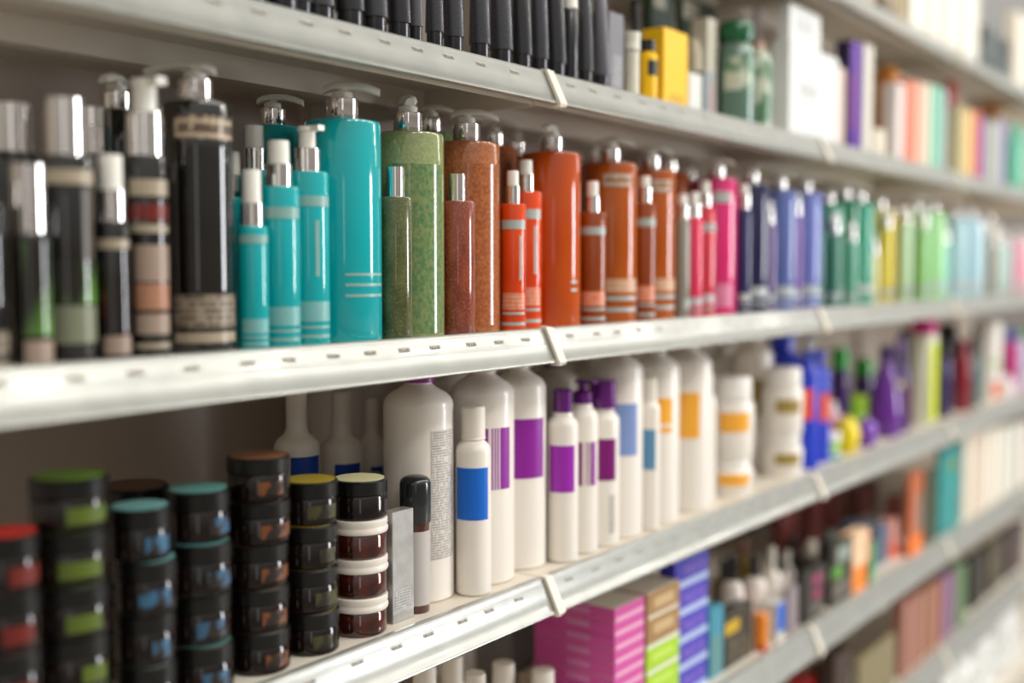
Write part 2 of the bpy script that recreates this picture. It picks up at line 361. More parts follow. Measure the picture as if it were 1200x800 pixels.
def carton(row, geo, z0, z1, m, label, group=None, topm=None, strips=(), cat='box', name='carton', flap=True):
    """strips: (face, u0, u1, v0, v1, material) with face 'f' front or 's' side"""
    X0, X1, y0, Y1 = geo; w_, d_, h_ = X1 - X0, Y1 - y0, z1 - z0
    t = thing(name, label, cat, ((X0 + X1) / 2, (y0 + Y1) / 2, EYE + z0), 0, group)
    bm = bmesh.new(); box(bm, -w_ / 2, w_ / 2, -d_ / 2, d_ / 2, 0, h_); bev(bm, min(.0008, w_ * .06), 1); link('carton_body', bm, m, t, smooth=False)
    if topm:
        bm = bmesh.new(); box(bm, -w_ / 2 + .001, w_ / 2 - .001, -d_ / 2 + .001, d_ / 2 - .001, h_, h_ + .0004); link('top_flap', bm, topm, t, smooth=False)
    for fc, u0, u1, v0, v1, sm in strips:
        bm = bmesh.new(); e_ = .0004
        if fc == 'f': box(bm, -w_ / 2 + u0 * w_, -w_ / 2 + u1 * w_, -d_ / 2 - e_, -d_ / 2 + .0002, v0 * h_, v1 * h_)
        else: box(bm, -w_ / 2 - e_, -w_ / 2 + .0002, d_ / 2 - u1 * d_, d_ / 2 - u0 * d_, v0 * h_, v1 * h_)
        link('printed_panel', bm, sm, t, smooth=False)
    return t
def box_one(row, pxc, pxr, pxl, py, m, label, y0=.80, **k):
    g = carton_at(row, pxc, pxr, pxl, y0); z1 = rise(py, g[0], g[2])
    z1 = min(z1, ROW[row] + .245)
    return carton(row, g, ROW[row], max(z1, ROW[row] + .02), m, label, **k)
def tube(row, px, wd, py, m, label, y0=.80, capm=BLACK, group=None, pl=(), H=None, cat='tube'):
    """cosmetic tube standing on its cap: round cap below, crimped flat end on top"""
    X, Y, r = place(row, px, wd, y0); H = H or (rise(py, X, Y) - ROW[row])
    t = thing('cosmetic_tube', label, cat, (X, Y, EYE + ROW[row]), 0, group)
    link('cap', L([(0, 0), (r * .86, 0), (r * .9, .001), (r * .9, .022), (0, .022)]), capm, t)
    bm = bmesh.new(); seg = 28; rings = []
    for k in range(9):
        q = k / 8; z = .022 + (H - .022) * q; a = r * (1 + .18 * q); b = r * (1 - q) ** .75 + .0012 if q < 1 else .0012
        rings.append([bm.verts.new((a * math.cos(2 * math.pi * i / seg), b * math.sin(2 * math.pi * i / seg), z)) for i in range(seg)])
    for p, q in zip(rings, rings[1:]):
        for i in range(seg): bm.faces.new((p[i], p[(i + 1) % seg], q[(i + 1) % seg], q[i]))
    bm.faces.new(rings[0][::-1]); bm.faces.new(rings[-1])
    link('tube_body', bm, m, t, sharp=60); return t
def round_bottle(row, px, wd, py, prof, m, label, y0=.80, capm=None, cprof=None, pl=(), group=None, name='bottle', cat='bottle', seg=36, capname='cap'):
    """prof and cprof are (radius share, height share) lists"""
    X, Y, r = place(row, px, wd, y0); H = rise(py, X, Y) - ROW[row]
    t = thing(name, label, cat, (X, Y, EYE + ROW[row]), 0, group)
    link('body', L([(a * r, b * H) for a, b in prof], seg), m, t)
    if capm: link(capname, L([(a * r, b * H) for a, b in cprof], 28), capm, t)
    patches(t, r, H, pl); return t

# ================================================================== third shelf: the pump bottles in rainbow order
BLK = mat('black_gloss_bottle', '#100E0C', .08, 0, .8)
SWG = noisy('green_swirl_print', '#1B1A14', '#5C8F35', 28, .12, .6, .42, .62, (1, 1, .35))
SWR = noisy('dark_red_swirl_print', '#1A1412', '#8E3320', 30, .12, .6, .5, .66, (1, 1, .6))
TAN = printed('tan_label_print', '#968977', '#5E4E42', .006, .6, 260)
TANL = mat('tan_band_print', '#A89B86', .3)
PINKB = mat('pale_pink_label', '#9E8A7C', .35)
DGREY = mat('charcoal_label', '#2C2B29', .3)
TURQ = mat('turquoise_gloss_plastic', '#04A2A8', .10, 0, .4)
GRNP = noisy('green_pearl_plastic', '#828C5C', '#909A66', 300, .13, .4, .4, .6)
COPP = noisy('copper_pearl_plastic', '#9A5630', '#AE6A3E', 300, .14, .4, .4, .6)
GRN = noisy('green_damask_print', '#7C8A58', '#46744C', 210, .13, .2, .36, .66, (1, 1, .8), 4, '#8E9260')
OLV = noisy('dark_green_glitter', '#39431F', '#5A6032', 60, .16, .6, .35, .65, (1, 1, .5), 4, '#7B7A50')
COP = noisy('copper_damask_print', '#8E4A28', '#A86238', 230, .15, .2, .42, .6, (1, 1, 1), 4, '#C08456')
RUS = noisy('rust_glitter', '#6E2A1B', '#8F4128', 60, .16, .6, .35, .65, (1, 1, .5), 4, '#A8664C')
ORG = noisy('orange_glass', '#D23C02', '#DC4A04', 20, .1, .15, .3, .7)
ORD_ = noisy('deep_orange_glass', '#AE4004', '#C25208', 18, .1, .2, .3, .7, (1, 1, .3))
AMB = noisy('amber_orange_glass', '#A04806', '#B6580C', 18, .1, .2, .3, .7, (1, 1, .3))
AMB2 = noisy('brown_orange_glass', '#86380E', '#9A4A16', 20, .1, .2, .3, .7, (1, 1, .3))
def gl(n, c, r=.10): return mat(n, c, r, 0, .4)
TPRT = mat('grey_teal_ink', '#86ACA6', .35)
G1 = 'turquoise bottles on the third shelf'; G2 = 'orange and amber bottles on the third shelf'; G0 = 'black bottles on the third shelf'
bk = lambda a=-30: [(.02, .045, a, 150, TANL, 'printed_line'), (.10, .125, a, 150, TANL, 'printed_line'), (.14, .23, a, 150, TAN)]
slim_bottle('B', -22, 56, 240, BLK, 'black bottle cut off by the edge of the view, silver gleam down its side', .800, 'chrome', bk(), G0)
slim_bottle('B', 27, 46, 273, BLK, 'black bottle with a green swirl and a tall chrome cap, second in the row', .795, 'chrome', [(.03, .2, 8, 120, PINKB), (.24, .94, 2, 110, SWG), ], G0, ch=.052, cr=.0125)
slim_bottle('B', 76, 62, 183, BLK, 'broad black bottle with green patch near its base and chrome cap', .798, 'chrome', [(.86, .93, -25, 130, TANL), (.10, .28, -15, 110, mat('grey_green_label', '#7A7E68', .3)), (.29, .5, 0, 110, SWG), (.5, .84, 16, 34, mat('brown_grey_label', '#4C443A', .3))], G0, ch=.045, cr=.0145)
slim_bottle('B', 128, 39, 259, BLK, 'slim black bottle with rust-red lower label, frosted cap', .798, 'frost', [(.80, .87, -25, 130, TANL), (.20, .62, -20, 100, SWR), (.05, .18, -15, 110, PINKB)], G0, ch=.025, fh=.028, cr=.0115)
slim_bottle('B', 173, 48, 183, BLK, 'black pump bottle with stacked pale and red label blocks', .798, 'spray', [(.80, .88, -20, 130, TANL), (.68, .76, -20, 130, mat('red_label_block', '#6E241C', .3)), (.62, .66, -20, 120, TANL), (.38, .56, -15, 110, PINKB), (.24, .37, -15, 110, mat('peach_label', '#A8785E', .35)), (.12, .22, -15, 110, PINKB), (.05, .075, 0, 150, TANL, 'printed_line')], G0, ch=.036, fh=.027, cr=.0150)
pump_bottle('B', 233, 82, 121, BLK, 'tallest black pump bottle, beside the turquoise bottles', .800, 130, [(.845, .935, -20, 108, printed('tan_capitals_print', '#B9A68C', '#5C4A3C', .012, .7, 180)), (.045, .085, -20, 120, TANL, 'printed_line'), (.105, .235, -20, 120, TAN), (.25, .82, -22, 75, noisy('dark_photo_print', '#141311', '#1F1D1A', 25, .12, .5, .4, .7))], 1.0, G0, reach=1.3)
tqb = lambda: [(.045, .065, -27, 108, TPRT, 'printed_line'), (.10, .115, -27, 108, TPRT, 'printed_line'), (.14, .255, -27, 108, printed('grey_teal_print', '#5FAFAF', '#8FA8A6', .0025, .5))]
slim_bottle('B', 296, 37, 265, TURQ, 'shortest turquoise bottle with a frosted cap', .798, 'frost', [(.86, .925, -32, 120, TPRT, 'printed_band')] + tqb(), G1, ch=.021, fh=.030, cr=.0105)
slim_bottle('B', 328, 48, 219, TURQ, 'mid-height turquoise bottle, behind and past the shortest one', .800, 'frost', [(.80, .87, -27, 108, TPRT, 'printed_band')] + tqb(), G1, ch=.021, fh=.022, cr=.0125)
slim_bottle('B', 359, 50, 202, TURQ, 'turquoise bottle with small white spray nozzle, beside the big pump bottle', .803, 'spray', [(.80, .86, -27, 108, TPRT, 'printed_band'), (.40, .72, -19, 12, TPRT, 'printed_column')] + tqb(), G1, ch=.023, fh=.021, cr=.0125)
pump_bottle('B', 403, 90, 143, TURQ, 'large turquoise pump bottle with three grey lines near its base', .800, 312, [(.205, .219, -8, 71, TPRT, 'printed_line'), (.253, .267, -8, 71, TPRT, 'printed_line'), (.300, .313, -8, 71, TPRT, 'printed_line')], 1.02, G1)
slim_bottle('B', 459, 40, 231, OLV, 'small dark olive glitter bottle with a chrome cap', .798, 'chrome', [], None, ch=.032, cr=.0092)
pump_bottle('B', 477, .079, 157, GRNP, 'green pump bottle with a damask leaf print', .803, 225, [(.02, .84, -28, 92, GRN, 'damask_print')], 1.0)
slim_bottle('B', 530, 42, 236, RUS, 'small rust-brown glitter bottle with a chrome cap', .798, 'chrome', [], None, ch=.031, cr=.0098)
pump_bottle('B', 547, .079, 168, COPP, 'copper pump bottle with a fine damask print', .803, 318, [(.04, .88, -28, 96, COP, 'damask_print')], 1.0)
ob = lambda a=-48: [(.045, .07, a, 130, GREYPRINT, 'printed_line'), (.13, .15, a, 110, GREYPRINT, 'printed_line'), (.17, .30, a, 110, printed('grey_orange_print', '#E07A4A', '#C9A79A', .005, .5), 'printed_band'), (.80, .87, a, 120, GREYPRINT, 'printed_band')]
slim_bottle('B', 601, 31, 239, ORG, 'small bright orange bottle just past the copper one', .798, 'frost', ob() + [(.40, .75, -19, 10, GREYPRINT, 'printed_column')], G2, ch=.0215, fh=.018, cr=.0088)
slim_bottle('B', 616, 38, 225, ORG, 'bright orange bottle behind the small one, taller frosted cap', .815, 'frost', ob() + [(.40, .75, -19, 10, GREYPRINT, 'printed_column')], G2, ch=.0215, fh=.018, cr=.0105)
pump_bottle('B', 646, .0765, 180, ORD_, 'deep orange pump bottle above the rail clip', .803, 200, [(.205, .22, -5, 18, GREYPRINT, 'printed_line'), (.25, .265, -5, 18, GREYPRINT, 'printed_line')], .95, G2)
slim_bottle('B', 694, 32, 249, AMB2, 'short brown-orange bottle, first in front of the amber pumps', .798, 'frost', ob(), G2, ch=.021, fh=.020, cr=.0098)
ab = lambda a=-22: [(.07, .095, a, 86, GREYPRINT, 'printed_line'), (.14, .165, a, 86, GREYPRINT, 'printed_line'), (.19, .275, a, 86, printed('grey_amber_print', '#C58A5A', '#C9B3A0', .005, .55), 'printed_band'), (.845, .925, a - 17, 64, printed('grey_capitals_print', '#BDB0A2', '#9A7050', .012, .7, 150), 'printed_band')]
pump_bottle('B', 714, .077, 192, AMB, 'amber pump bottle with grey band under its shoulder, beside the deep orange one', .803, 318, ab(), .93, G2)
slim_bottle('B', 755, 26, 238, AMB2, 'slim amber bottle between the two amber pump bottles', .798, 'frost', ob(), G2, ch=.023, fh=.015, cr=.0095)
pump_bottle('B', 761, .076, 200, AMB, 'amber pump bottle next to the thin grey bottle', .806, 318, ab(), .93, G2)
slim_bottle('B', 797, 18, 257, mat('grey_silver_plastic', '#8E8C80', .15, 0, .5), 'thin grey bottle between amber and pink', .798, 'frost', [(.1, .2, 8, 110, GREYPRINT)], None, ch=.022, fh=.015, cr=.009)
PK = gl('pink_red_plastic', '#E23B5E'); PK2 = gl('red_pink_plastic', '#CF3A4A'); MG = gl('magenta_plastic', '#D42A73')
std = lambda a=-45: [(.06, .08, a, 110, GREYPRINT, 'printed_line'), (.12, .21, a, 110, printed('light_small_print', '#B8A0AA', '#D8D0D4', .004, .5), 'printed_band')]
slim_bottle('B', 811, 20, 255, PK, 'thin hot-pink bottle, smallest of the pinks', .790, 'frost', std(), None, ch=.022, fh=.016, cr=.0088)
slim_bottle('B', 825, 26, 243, PK2, 'red-pink bottle with chrome collar beside the magenta pump', .800, 'frost', std() + [(.78, .85, -45, 110, GREYPRINT, 'printed_band')], None, ch=.022, fh=.018, cr=.010)
pump_bottle('B', 838, .068, 210, MG, 'large magenta pump bottle', .803, 318, [(.06, .23, -38, 55, printed('pale_pink_print', '#D889A8', '#C26088', .004, .5)), (.82, .90, -45, 50, GREYPRINT, 'printed_band')], .93)
NV = gl('navy_plastic', '#27285C'); NV2 = gl('dark_navy_plastic', '#1E2048'); PU = gl('muted_purple_plastic', '#6A4F88'); LI = gl('blue_lilac_plastic', '#5A6AA8'); VI = gl('violet_plastic', '#7C4B9E'); LB = gl('periwinkle_plastic', '#6C77BE')
FARS = [
 ('slim', 866, 19, 245, NV, 'slim navy bottle right beside the magenta pump'),
 ('pump', 878, .066, 216, NV2, 'dark navy pump bottle behind the slim navy one'),
 ('slim', 898, 20, 263, PU, 'short dusty purple bottle between two blue pump bottles'),
 ('pump', 911, .066, 223, LI, 'grey-blue pump bottle with wide highlight, after the navy one'),
 ('slim', 930, 17, 253, VI, 'slim violet bottle, first of the violet pair'),
 ('pump', 941, .066, 226, LB, 'periwinkle pump bottle beside the green bottles'),
 ('slim', 957, 19, 272, gl('sea_green_plastic', '#1F7A64'), 'short sea-green bottle, first of the greens'),
 ('pump', 968, .066, 240, gl('grey_green_plastic', '#2F8268'), 'grey-green pump bottle behind the short sea-green one'),
 ('slim', 977, 18, 274, gl('moss_teal_plastic', '#3E7C66'), 'short moss-green bottle in the middle of the greens'),
 ('pump', 987, .066, 234, gl('deep_green_plastic', '#0A6B45'), 'deep green pump bottle, darkest of the greens'),
 ('slim', 1000, 18, 284, gl('mint_grey_plastic', '#63A78F'), 'short mint-grey bottle past the deep green pump'),
 ('pump', 1004, .066, 238, gl('teal_green_plastic', '#1D9577'), 'teal-green pump bottle just before the yellows'),
 ('slim', 1022, 16, 298, gl('cream_plastic', '#E2D9A0'), 'short cream bottle at the start of the yellows'),
 ('pump', 1028, .066, 246, gl('pale_yellow_plastic', '#E0CF78'), 'pale yellow pump bottle'),
 ('slim', 1041, 17, 268, gl('lemon_plastic', '#E4D24A'), 'slim lemon bottle in front of the strong yellow pump'),
 ('pump', 1050, .066, 258, gl('strong_yellow_plastic', '#E3CF1E'), 'strong yellow pump bottle'),
 ('slim', 1062, 16, 262, gl('pale_mint_plastic', '#BFE3C0'), 'slim pale mint bottle beside the yellow pump'),
 ('pump', 1072, .066, 248, gl('soft_green_plastic', '#A4DBA4'), 'soft green pump bottle after the yellows'),
 ('slim', 1084, 17, 268, gl('leaf_green_plastic', '#93CF8C'), 'slim leaf-green bottle between two pale green pumps'),
 ('pump', 1091, .066, 250, gl('light_leaf_plastic', '#9DD592'), 'light leaf-green pump bottle, last of the greens'),
 ('slim', 1106, 15, 285, gl('aqua_plastic', '#74C2BE'), 'slim aqua bottle before the pale blue group'),
 ('pump', 1117, .066, 256, gl('ice_blue_plastic', '#A6CCD2'), 'ice-blue pump bottle beside the aqua one'),
 ('pump', 1134, .066, 256, gl('pale_blue_plastic', '#9CC0CC'), 'pale blue pump bottle in the middle of the blue group'),
 ('slim', 1146, 15, 270, gl('powder_blue_plastic', '#B4D0D2'), 'slim powder-blue bottle ending the blue group'),
 ('pump', 1156, .066, 262, gl('warm_white_plastic', '#CFCBBE'), 'warm white pump bottle past the pale blues'),
 ('slim', 1166, 15, 290, gl('grey_white_plastic', '#BDBFB4'), 'short grey-white bottle near the far end'),
 ('slim', 1176, 17, 285, gl('glacier_plastic', '#B5D6D2'), 'slim glacier-blue bottle before the pink one'),
 ('pump', 1190, .066, 282, gl('candy_pink_plastic', '#E8A2B4'), 'candy pink pump bottle at the far end of the shelf'),
 ('slim', 1204, 17, 292, gl('rose_plastic', '#E0A8B0'), 'slim rose bottle past the candy pink pump'),
]
FARS.sort(key=lambda f_: (f_[0] != 'pump'))
for i, (k, px, wd, py, m, lb) in enumerate(FARS):
    bands = [(.06, .08, -45, 100, GREYPRINT, 'printed_line'), (.12, .2, -45, 100, printed('pale_band_print', '#B9BFC0', '#9AA4A4', .004, .5), 'printed_band')]
    if k == 'pump': pump_bottle('B', px, wd, py, m, lb, .803, 318 if i % 3 else 225, bands, .92)
    else: slim_bottle('B', px, wd - 1, py, m, lb, .790, 'frost', bands, None, ch=.024, fh=.016, cr=.0095)
# second row: only pumps and shoulders show between the front bottles
BKR = [(141, 100, 132, BLK, 215, 'black pump bottle standing behind, between the slim and block-labelled black ones'), (322, 76, 149, TURQ, 306, 'turquoise pump bottle in the second row, pump above the spray-nozzle bottle'),
       (505, 62, 156, GRN, 318, 'green pump bottle in the second row, hidden but for its pump'), (578, 62, 172, COP, 306, 'copper pump bottle in the second row behind the copper one'),
       (604, 58, 184, noisy('dark_red_glass', '#7E1F0C', '#962A12', 20, .1, .8), 225, 'dark red-orange bottle in the second row behind the small orange ones'), (695, 56, 192, AMB2, 318, 'brown amber pump bottle in the second row behind the first amber pump'),
       (782, 52, 203, AMB, 225, 'amber pump bottle in the second row beside the grey thin bottle'), (803, 48, 214, gl('wine_plastic', '#7A1E3A'), 306, 'wine-coloured pump bottle in the second row behind the pinks')]
for px, wd, py, m, an, lb in BKR:
    pump_bottle('B', px, wd * .9, py, m, lb, .900, an, [], .95)
for px, wd, py, lb in ((19, 56, 179, 'black bottle with broad chrome cap behind the green-swirl one'), (112, 44, 181, 'black bottle with chrome cap behind the rust-labelled one'), (150, 40, 196, 'black chrome-capped bottle behind the block-labelled pump')):
    slim_bottle('B', px, wd, py, BLK, lb, .875, 'chrome', [], G0, ch=.040, cr=.0155)
for px, wd, py, lb in ((300, 38, 200, 'turquoise frosted-cap bottle in the second row behind the shortest one'), (280, 34, 232, 'turquoise bottle wedged beside the tall black pump')):
    slim_bottle('B', px, wd, py, TURQ, lb, .862, 'frost', [], G1, ch=.022, fh=.022, cr=.0115)

# ================================================================== fourth shelf: jars and white bottles
DB = mat('dark_brown_jar_glass', '#140A06', .12, 0, .2); LIDB = mat('black_jar_lid', '#0B0A09', .3)
WLID = mat('cream_jar_lid', '#E4DCD2', .35)
def jar_stack(px, wd, y0, tops, row, colour, word, lidm=LIDB, jit=.0, n=None, hj=.0415, side=(8, 70), ridges=(), lidcols=None):
    X, Y, r = place(row, px, wd, y0); g = 'jars in the %s stack' % word
    names = ['lowest', 'second from the bottom', 'third from the bottom', 'fourth from the bottom', 'fifth from the bottom', 'sixth from the bottom']
    z = EYE + ROW[row]
    for k in range(n):
        dx, dy = (random.uniform(-jit, jit), random.uniform(-jit, jit)) if k else (0, 0)
        nm = 'topmost' if k == n - 1 else names[k]
        rg = k in ridges
        jar(X + dx, Y + dy, z, r, hj, ('cream-lidded amber jar, ' if rg else 'black-lidded dark jar, ') + nm + ' of the ' + word + ' stack', WLID if rg else lidm,
            None if rg else colour[0], AMBER if rg else DB, None if rg else colour[1], (side[0] - 14 + random.uniform(-14, 14), side[1] * random.uniform(.5, 1.0)), g, rg)
        z += hj + (.0006 if not rg else .0003)
jar_stack(8, 84, .80, 0, 'C', (mat('red_lid_sticker', '#C22B26', .35), mat('dimmed_red_label', '#6A1C16', .4)), 'red-topped', n=4, jit=.001, hj=.0445)  # side labels of these stacks are coloured darker for the dim light here
jar_stack(82, 92, .80, 0, 'C', (mat('green_lid_sticker', '#6E9A2E', .35), mat('dimmed_lime_label', '#55661E', .4)), 'green-topped', n=5, jit=.002, hj=.0425)
jar_stack(171, 72, .80, 0, 'C', (mat('light_blue_lid_sticker', '#6FA8A8', .35), noisy('dimmed_blue_patch_label', '#1E120D', '#2F6284', 60, .3, .3, .45, .5)), 'blue-topped', n=4, jit=.006, hj=.0445)
jar_stack(236, 76, .80, 0, 'C', (mat('teal_lid_sticker', '#5E9A96', .35), noisy('dimmed_blue_fleck_label', '#1E120D', '#2C587A', 70, .3, .3, .47, .52)), 'teal-topped', n=4, jit=.005, hj=.0455)
jar_stack(303, 75, .80, 0, 'C', (mat('brown_lid_sticker', '#8A5A3C', .35), noisy('dimmed_copper_patch_label', '#1E120D', '#743F1C', 60, .3, .3, .46, .52)), 'brown-topped', n=5, jit=.0015, hj=.0405)
jar_stack(364, 68, .80, 0, 'C', (mat('yellow_lid_sticker', '#A8932A', .35), noisy('dimmed_olive_patch_label', '#1E140D', '#3E3E18', 60, .3, .3, .44, .54)), 'yellow-topped', n=4, jit=.0015, hj=.0425)
jar_stack(421, 66, .80, 0, 'C', (mat('cream_lid_sticker', '#D6D2A4', .35), mat('small_dark_label', '#3A3430', .4)), 'cream-lidded', n=4, jit=.001, hj=.0405, ridges=(0, 1, 2), side=(40, 30))
for px, wd, lb, c in ((158, 84, 'brown-topped', '#5A3A26'), (236, 74, 'tan-topped', '#5C4630')):
    X, Y, r = place('C', px, wd, .885)
    z = EYE + ROW['C']; hh = rise(567 if px < 200 else 572, X, Y) - ROW['C']; n_ = 4
    for k in range(n_):
        jar(X, Y, z, r, hh / n_ - .0006, 'dark jar in the back-row %s stack, %s' % (lb, ('lowest', 'second up', 'third up', 'topmost')[k]), LIDB, mat('dull_brown_sticker', c, .4), DB, None, group='back-row jars')
        z += hh / n_
# slim serum bottle with a domed black cap, twice, and the silver carton between
def dome_bottle(px, wd, py, y0, lb):
    X, Y, r = place('C', px, wd, y0); H = rise(py, X, Y) - ROW['C']
    t = thing('serum_bottle', lb, 'bottle', (X, Y, EYE + ROW['C']))
    k = H * .655
    link('body', L([(0, 0), (r * .86, 0), (r * .9, .002), (r * .9, k), (0, k)]), AMBER, t)
    link('cap', L([(0, k), (r * .96, k), (r, k + .002), (r, H - r * .55), (r * .94, H - r * .30), (r * .74, H - r * .12), (r * .4, H - r * .02), (0, H)]), mat('black_ribbed_cap', '#1B1F1F', .2, 0, .4), t)
    link('label', arcpatch(r * .9, H * .06, H * .60, aisle(-75), aisle(70), th=.0005), mat('pale_grey_label', '#BDB7B4', .35), t)
SILV = noisy('silver_foil_card', '#9C9A98', '#B5B4B2', 50, .28, .2, .3, .7, metal=.45)
gx = carton_at('C', 460, 485, 447, .800)
carton('C', gx, ROW['C'], rise(601, gx[0], gx[2]), SILV, 'silver foil carton between the cream-lidded jars and the serum bottle', name='slim_carton', strips=[('f', .1, .85, .12, .3, printed('silver_small_print', '#B8B8B6', '#8C8C8C', .003, .5))])
dome_bottle(487, 38, 556, .800, 'amber serum bottle with a domed black cap beside the silver carton')
dome_bottle(439, 37, 553, .905, 'black domed-cap serum bottle half hidden behind the silver carton')
PUR = mat('purple_label', '#8A1C96', .35); PUR2 = mat('bright_purple_label', '#9B25AE', .35); PLUM = mat('plum_label', '#7B0E6E', .35)
BLU = mat('blue_label', '#0E66CC', .35); SKY = mat('blue_grey_label', '#7D93C6', .35); STL = mat('steel_blue_label', '#5C8FB4', .35)
ORL = mat('orange_label', '#F5AE3A', .35); GLD = mat('gold_label', '#A08A48', .4)
PCAP = mat('purple_cap_plastic', '#5F1470', .2, 0, .3); PCAP2 = mat('dark_purple_cap', '#4A145C', .22, 0, .3); WCAP = mat('white_cap_plastic', '#E6DFD4', .35)
FP = printed('fine_grey_print', '#D2CCC5', '#A29C96', .0030, .55, 420)
GW = 'white bottles on the fourth shelf'
salon_bottle('C', 487, 86, 447, 'big white bottle with a column of fine grey print', .803, capm=mat('magenta_purple_cap', '#8E2A8E', .3), cap_h=.03, pl=[(.20, .79, 0, 57, FP, 'small_print')], group=GW)
salon_bottle('C', 551, 43, 511, 'slim white bottle with a bright blue label', .798, capm=WCAP, cap_h=.036, pl=[(.487, .815, -57, 118, BLU)], nr=.64, sh=.905, neck=.999, capr=.68, group=GW)
stripe = lambda z0, z1: [(z0, z1, -56, 30, PUR, 'label'), (z0, z1, -34, 2.5, PUR, 'label_stripe'), (z0, z1, -28.5, 2.5, PUR, 'label_stripe'), (z0, z1, -23, 2.5, PUR, 'label_stripe'), (z0, z1, -7, 23, PUR, 'label')]
salon_bottle('C', 565, .079, 435, 'big white bottle with purple striped label', .806, capm=WCAP, cap_h=.03, pl=stripe(.455, .745), group=GW)
salon_bottle('C', 606, .074, 430, 'big white bottle with a solid purple label, above the rail clip', .803, capm=WCAP, cap_h=.03, pl=[(.46, .755, -26, 69, PUR)], group=GW, seg=36)
salon_bottle('C', 659, 38, 482, 'slim white bottle with purple cap and purple label', .798, capm=PCAP, cap_h=.030, pl=[(.475, .785, -58, 100, PUR2)], nr=.56, sh=.90, neck=.998, capr=.62, group=GW)
salon_bottle('C', 682, 38, 472, 'slim white bottle with a purple pump and striped label', .803, capm=PCAP, cap_h=.032, seg=36, pl=[(.46, .75, -66, 20, PLUM), (.46, .75, -42, 4, PLUM, 'label_stripe'), (.46, .75, -30, 4, PLUM, 'label_stripe'), (.46, .75, -13, 20, PUR)], nr=.56, sh=.90, neck=.998, capr=.62, spout='pump', group=GW)
salon_bottle('C', 706, 40, 477, 'slim white bottle with flat purple disc cap and plum label', .800, capm=PCAP, cap_h=.038, seg=36, pl=[(.485, .785, -42, 66, PLUM), (.10, .38, -22, 22, FP, 'small_print')], nr=.64, sh=.90, neck=.998, capr=.80, group=GW)
a_ = tub('C', 853, 64, 534, 'lower white tub with an orange label', ORL, (.3, .62), y0=.797)
tub('C', 0, 0, 441, 'upper white tub with an orange label, set on the lower one', ORL, (.34, .58), x_y=a_[:3], zbase=a_[3])
a_ = tub('C', 916, 52, 507, 'lower white tub with a small gold label', GLD, (.3, .58), y0=.797)
tub('C', 0, 0, 430, 'upper white tub with a small gold label, beside the blue bottle', GLD, (.33, .54), x_y=a_[:3], zbase=a_[3])
salon_bottle('C', 722, .076, 412, 'big white bottle with a blue-grey label', .803, capm=WCAP, cap_h=.028, pl=[(.45, .73, -39, 60, SKY)], group=GW)
salon_bottle('C', 760, 24, 465, 'slim white bottle with a steel-blue label', .798, capm=WCAP, cap_h=.028, seg=36, pl=[(.465, .765, -69, 84, STL)], nr=.6, sh=.90, neck=.998, capr=.66, group=GW)
salon_bottle('C', 766, .076, 412, 'big white bottle with orange label over a thin orange stripe', .803, capm=WCAP, cap_h=.026, pl=[(.59, .74, -44, 56, ORL), (.54, .57, -44, 56, ORL, 'label_stripe')], group=GW)
salon_bottle('C', 805, .076, 407, 'big white bottle with a solid orange label', .803, capm=WCAP, cap_h=.026, pl=[(.455, .735, -63, 60, ORL)], group=GW)
salon_bottle('C', 827, 22, 452, 'thin white bottle with a narrow orange label behind the tubs', .800, capm=WCAP, cap_h=.022, pl=[(.45, .70, -65, 60, ORL)], nr=.6, sh=.86, neck=.97, group=GW)
salon_bottle('C', 880, .080, 400, 'big white bottle with a gold label behind the orange tubs', .875, capm=WCAP, cap_h=.02, pl=[(.44, .72, -45, 50, GLD)], group=GW)
salon_bottle('C', 899, 26, 440, 'slim white bottle with a gold strip between the tub stacks', .865, capm=WCAP, cap_h=.02, pl=[(.40, .68, -60, 60, GLD)], nr=.5, sh=.84, neck=.96, group=GW)
ROYAL = mat('royal_blue_plastic', '#1F3CC8', .25, 0, .3); OGL = mat('orange_red_label', '#F05320', .35); OPL = mat('coral_label', '#E2574C', .35)
salon_bottle('C', 915, 72, 398, 'royal blue wide bottle rising behind the gold-label tubs', .870, m=ROYAL, capm=ROYAL, cap_h=.012, sh=.80, neck=.93)
salon_bottle('C', 946, 26, 410, 'royal blue bottle with an orange-red label and white pump', .803, m=ROYAL, capm=mat('grey_white_pump', '#C4C6D2', .3), cap_h=.026, pl=[(.42, .68, -80, 80, OGL)], nr=.45, sh=.80, neck=.94, spout='pump')
salon_bottle('C', 958, 28, 418, 'royal blue bottle with a coral label, just past the orange-red one', .815, m=ROYAL, capm=ROYAL, cap_h=.015, pl=[(.40, .66, -35, 90, OPL)], nr=.45, sh=.82, neck=.94)
GC = mat('bright_green_cap', '#0FA81E', .25, 0, .3); DPU = mat('dark_purple_plastic', '#3E1A66', .2, 0, .4); MPU = mat('purple_plastic', '#6A2C92', .2, 0, .4)
cyl = [(0, 0), (.95, 0), (1, .01), (1, .70), (.9, .76), (.55, .80), (0, .80)]; cc = [(0, .80), (.62, .80), (.62, .985), (.55, 1), (0, 1)]
pear = [(0, 0), (.8, 0), (.95, .06), (1, .22), (.92, .42), (.7, .62), (.45, .76), (.34, .84), (0, .85)]; pc = [(0, .84), (.4, .84), (.42, .97), (.3, 1), (0, 1)]
ballp = [(0, 0), (.5, 0), (.8, .12), (1, .42), (.98, .62), (.8, .82), (.5, .93), (0, .95)]; bc = [(0, .93), (.4, .93), (.38, 1), (0, 1)]
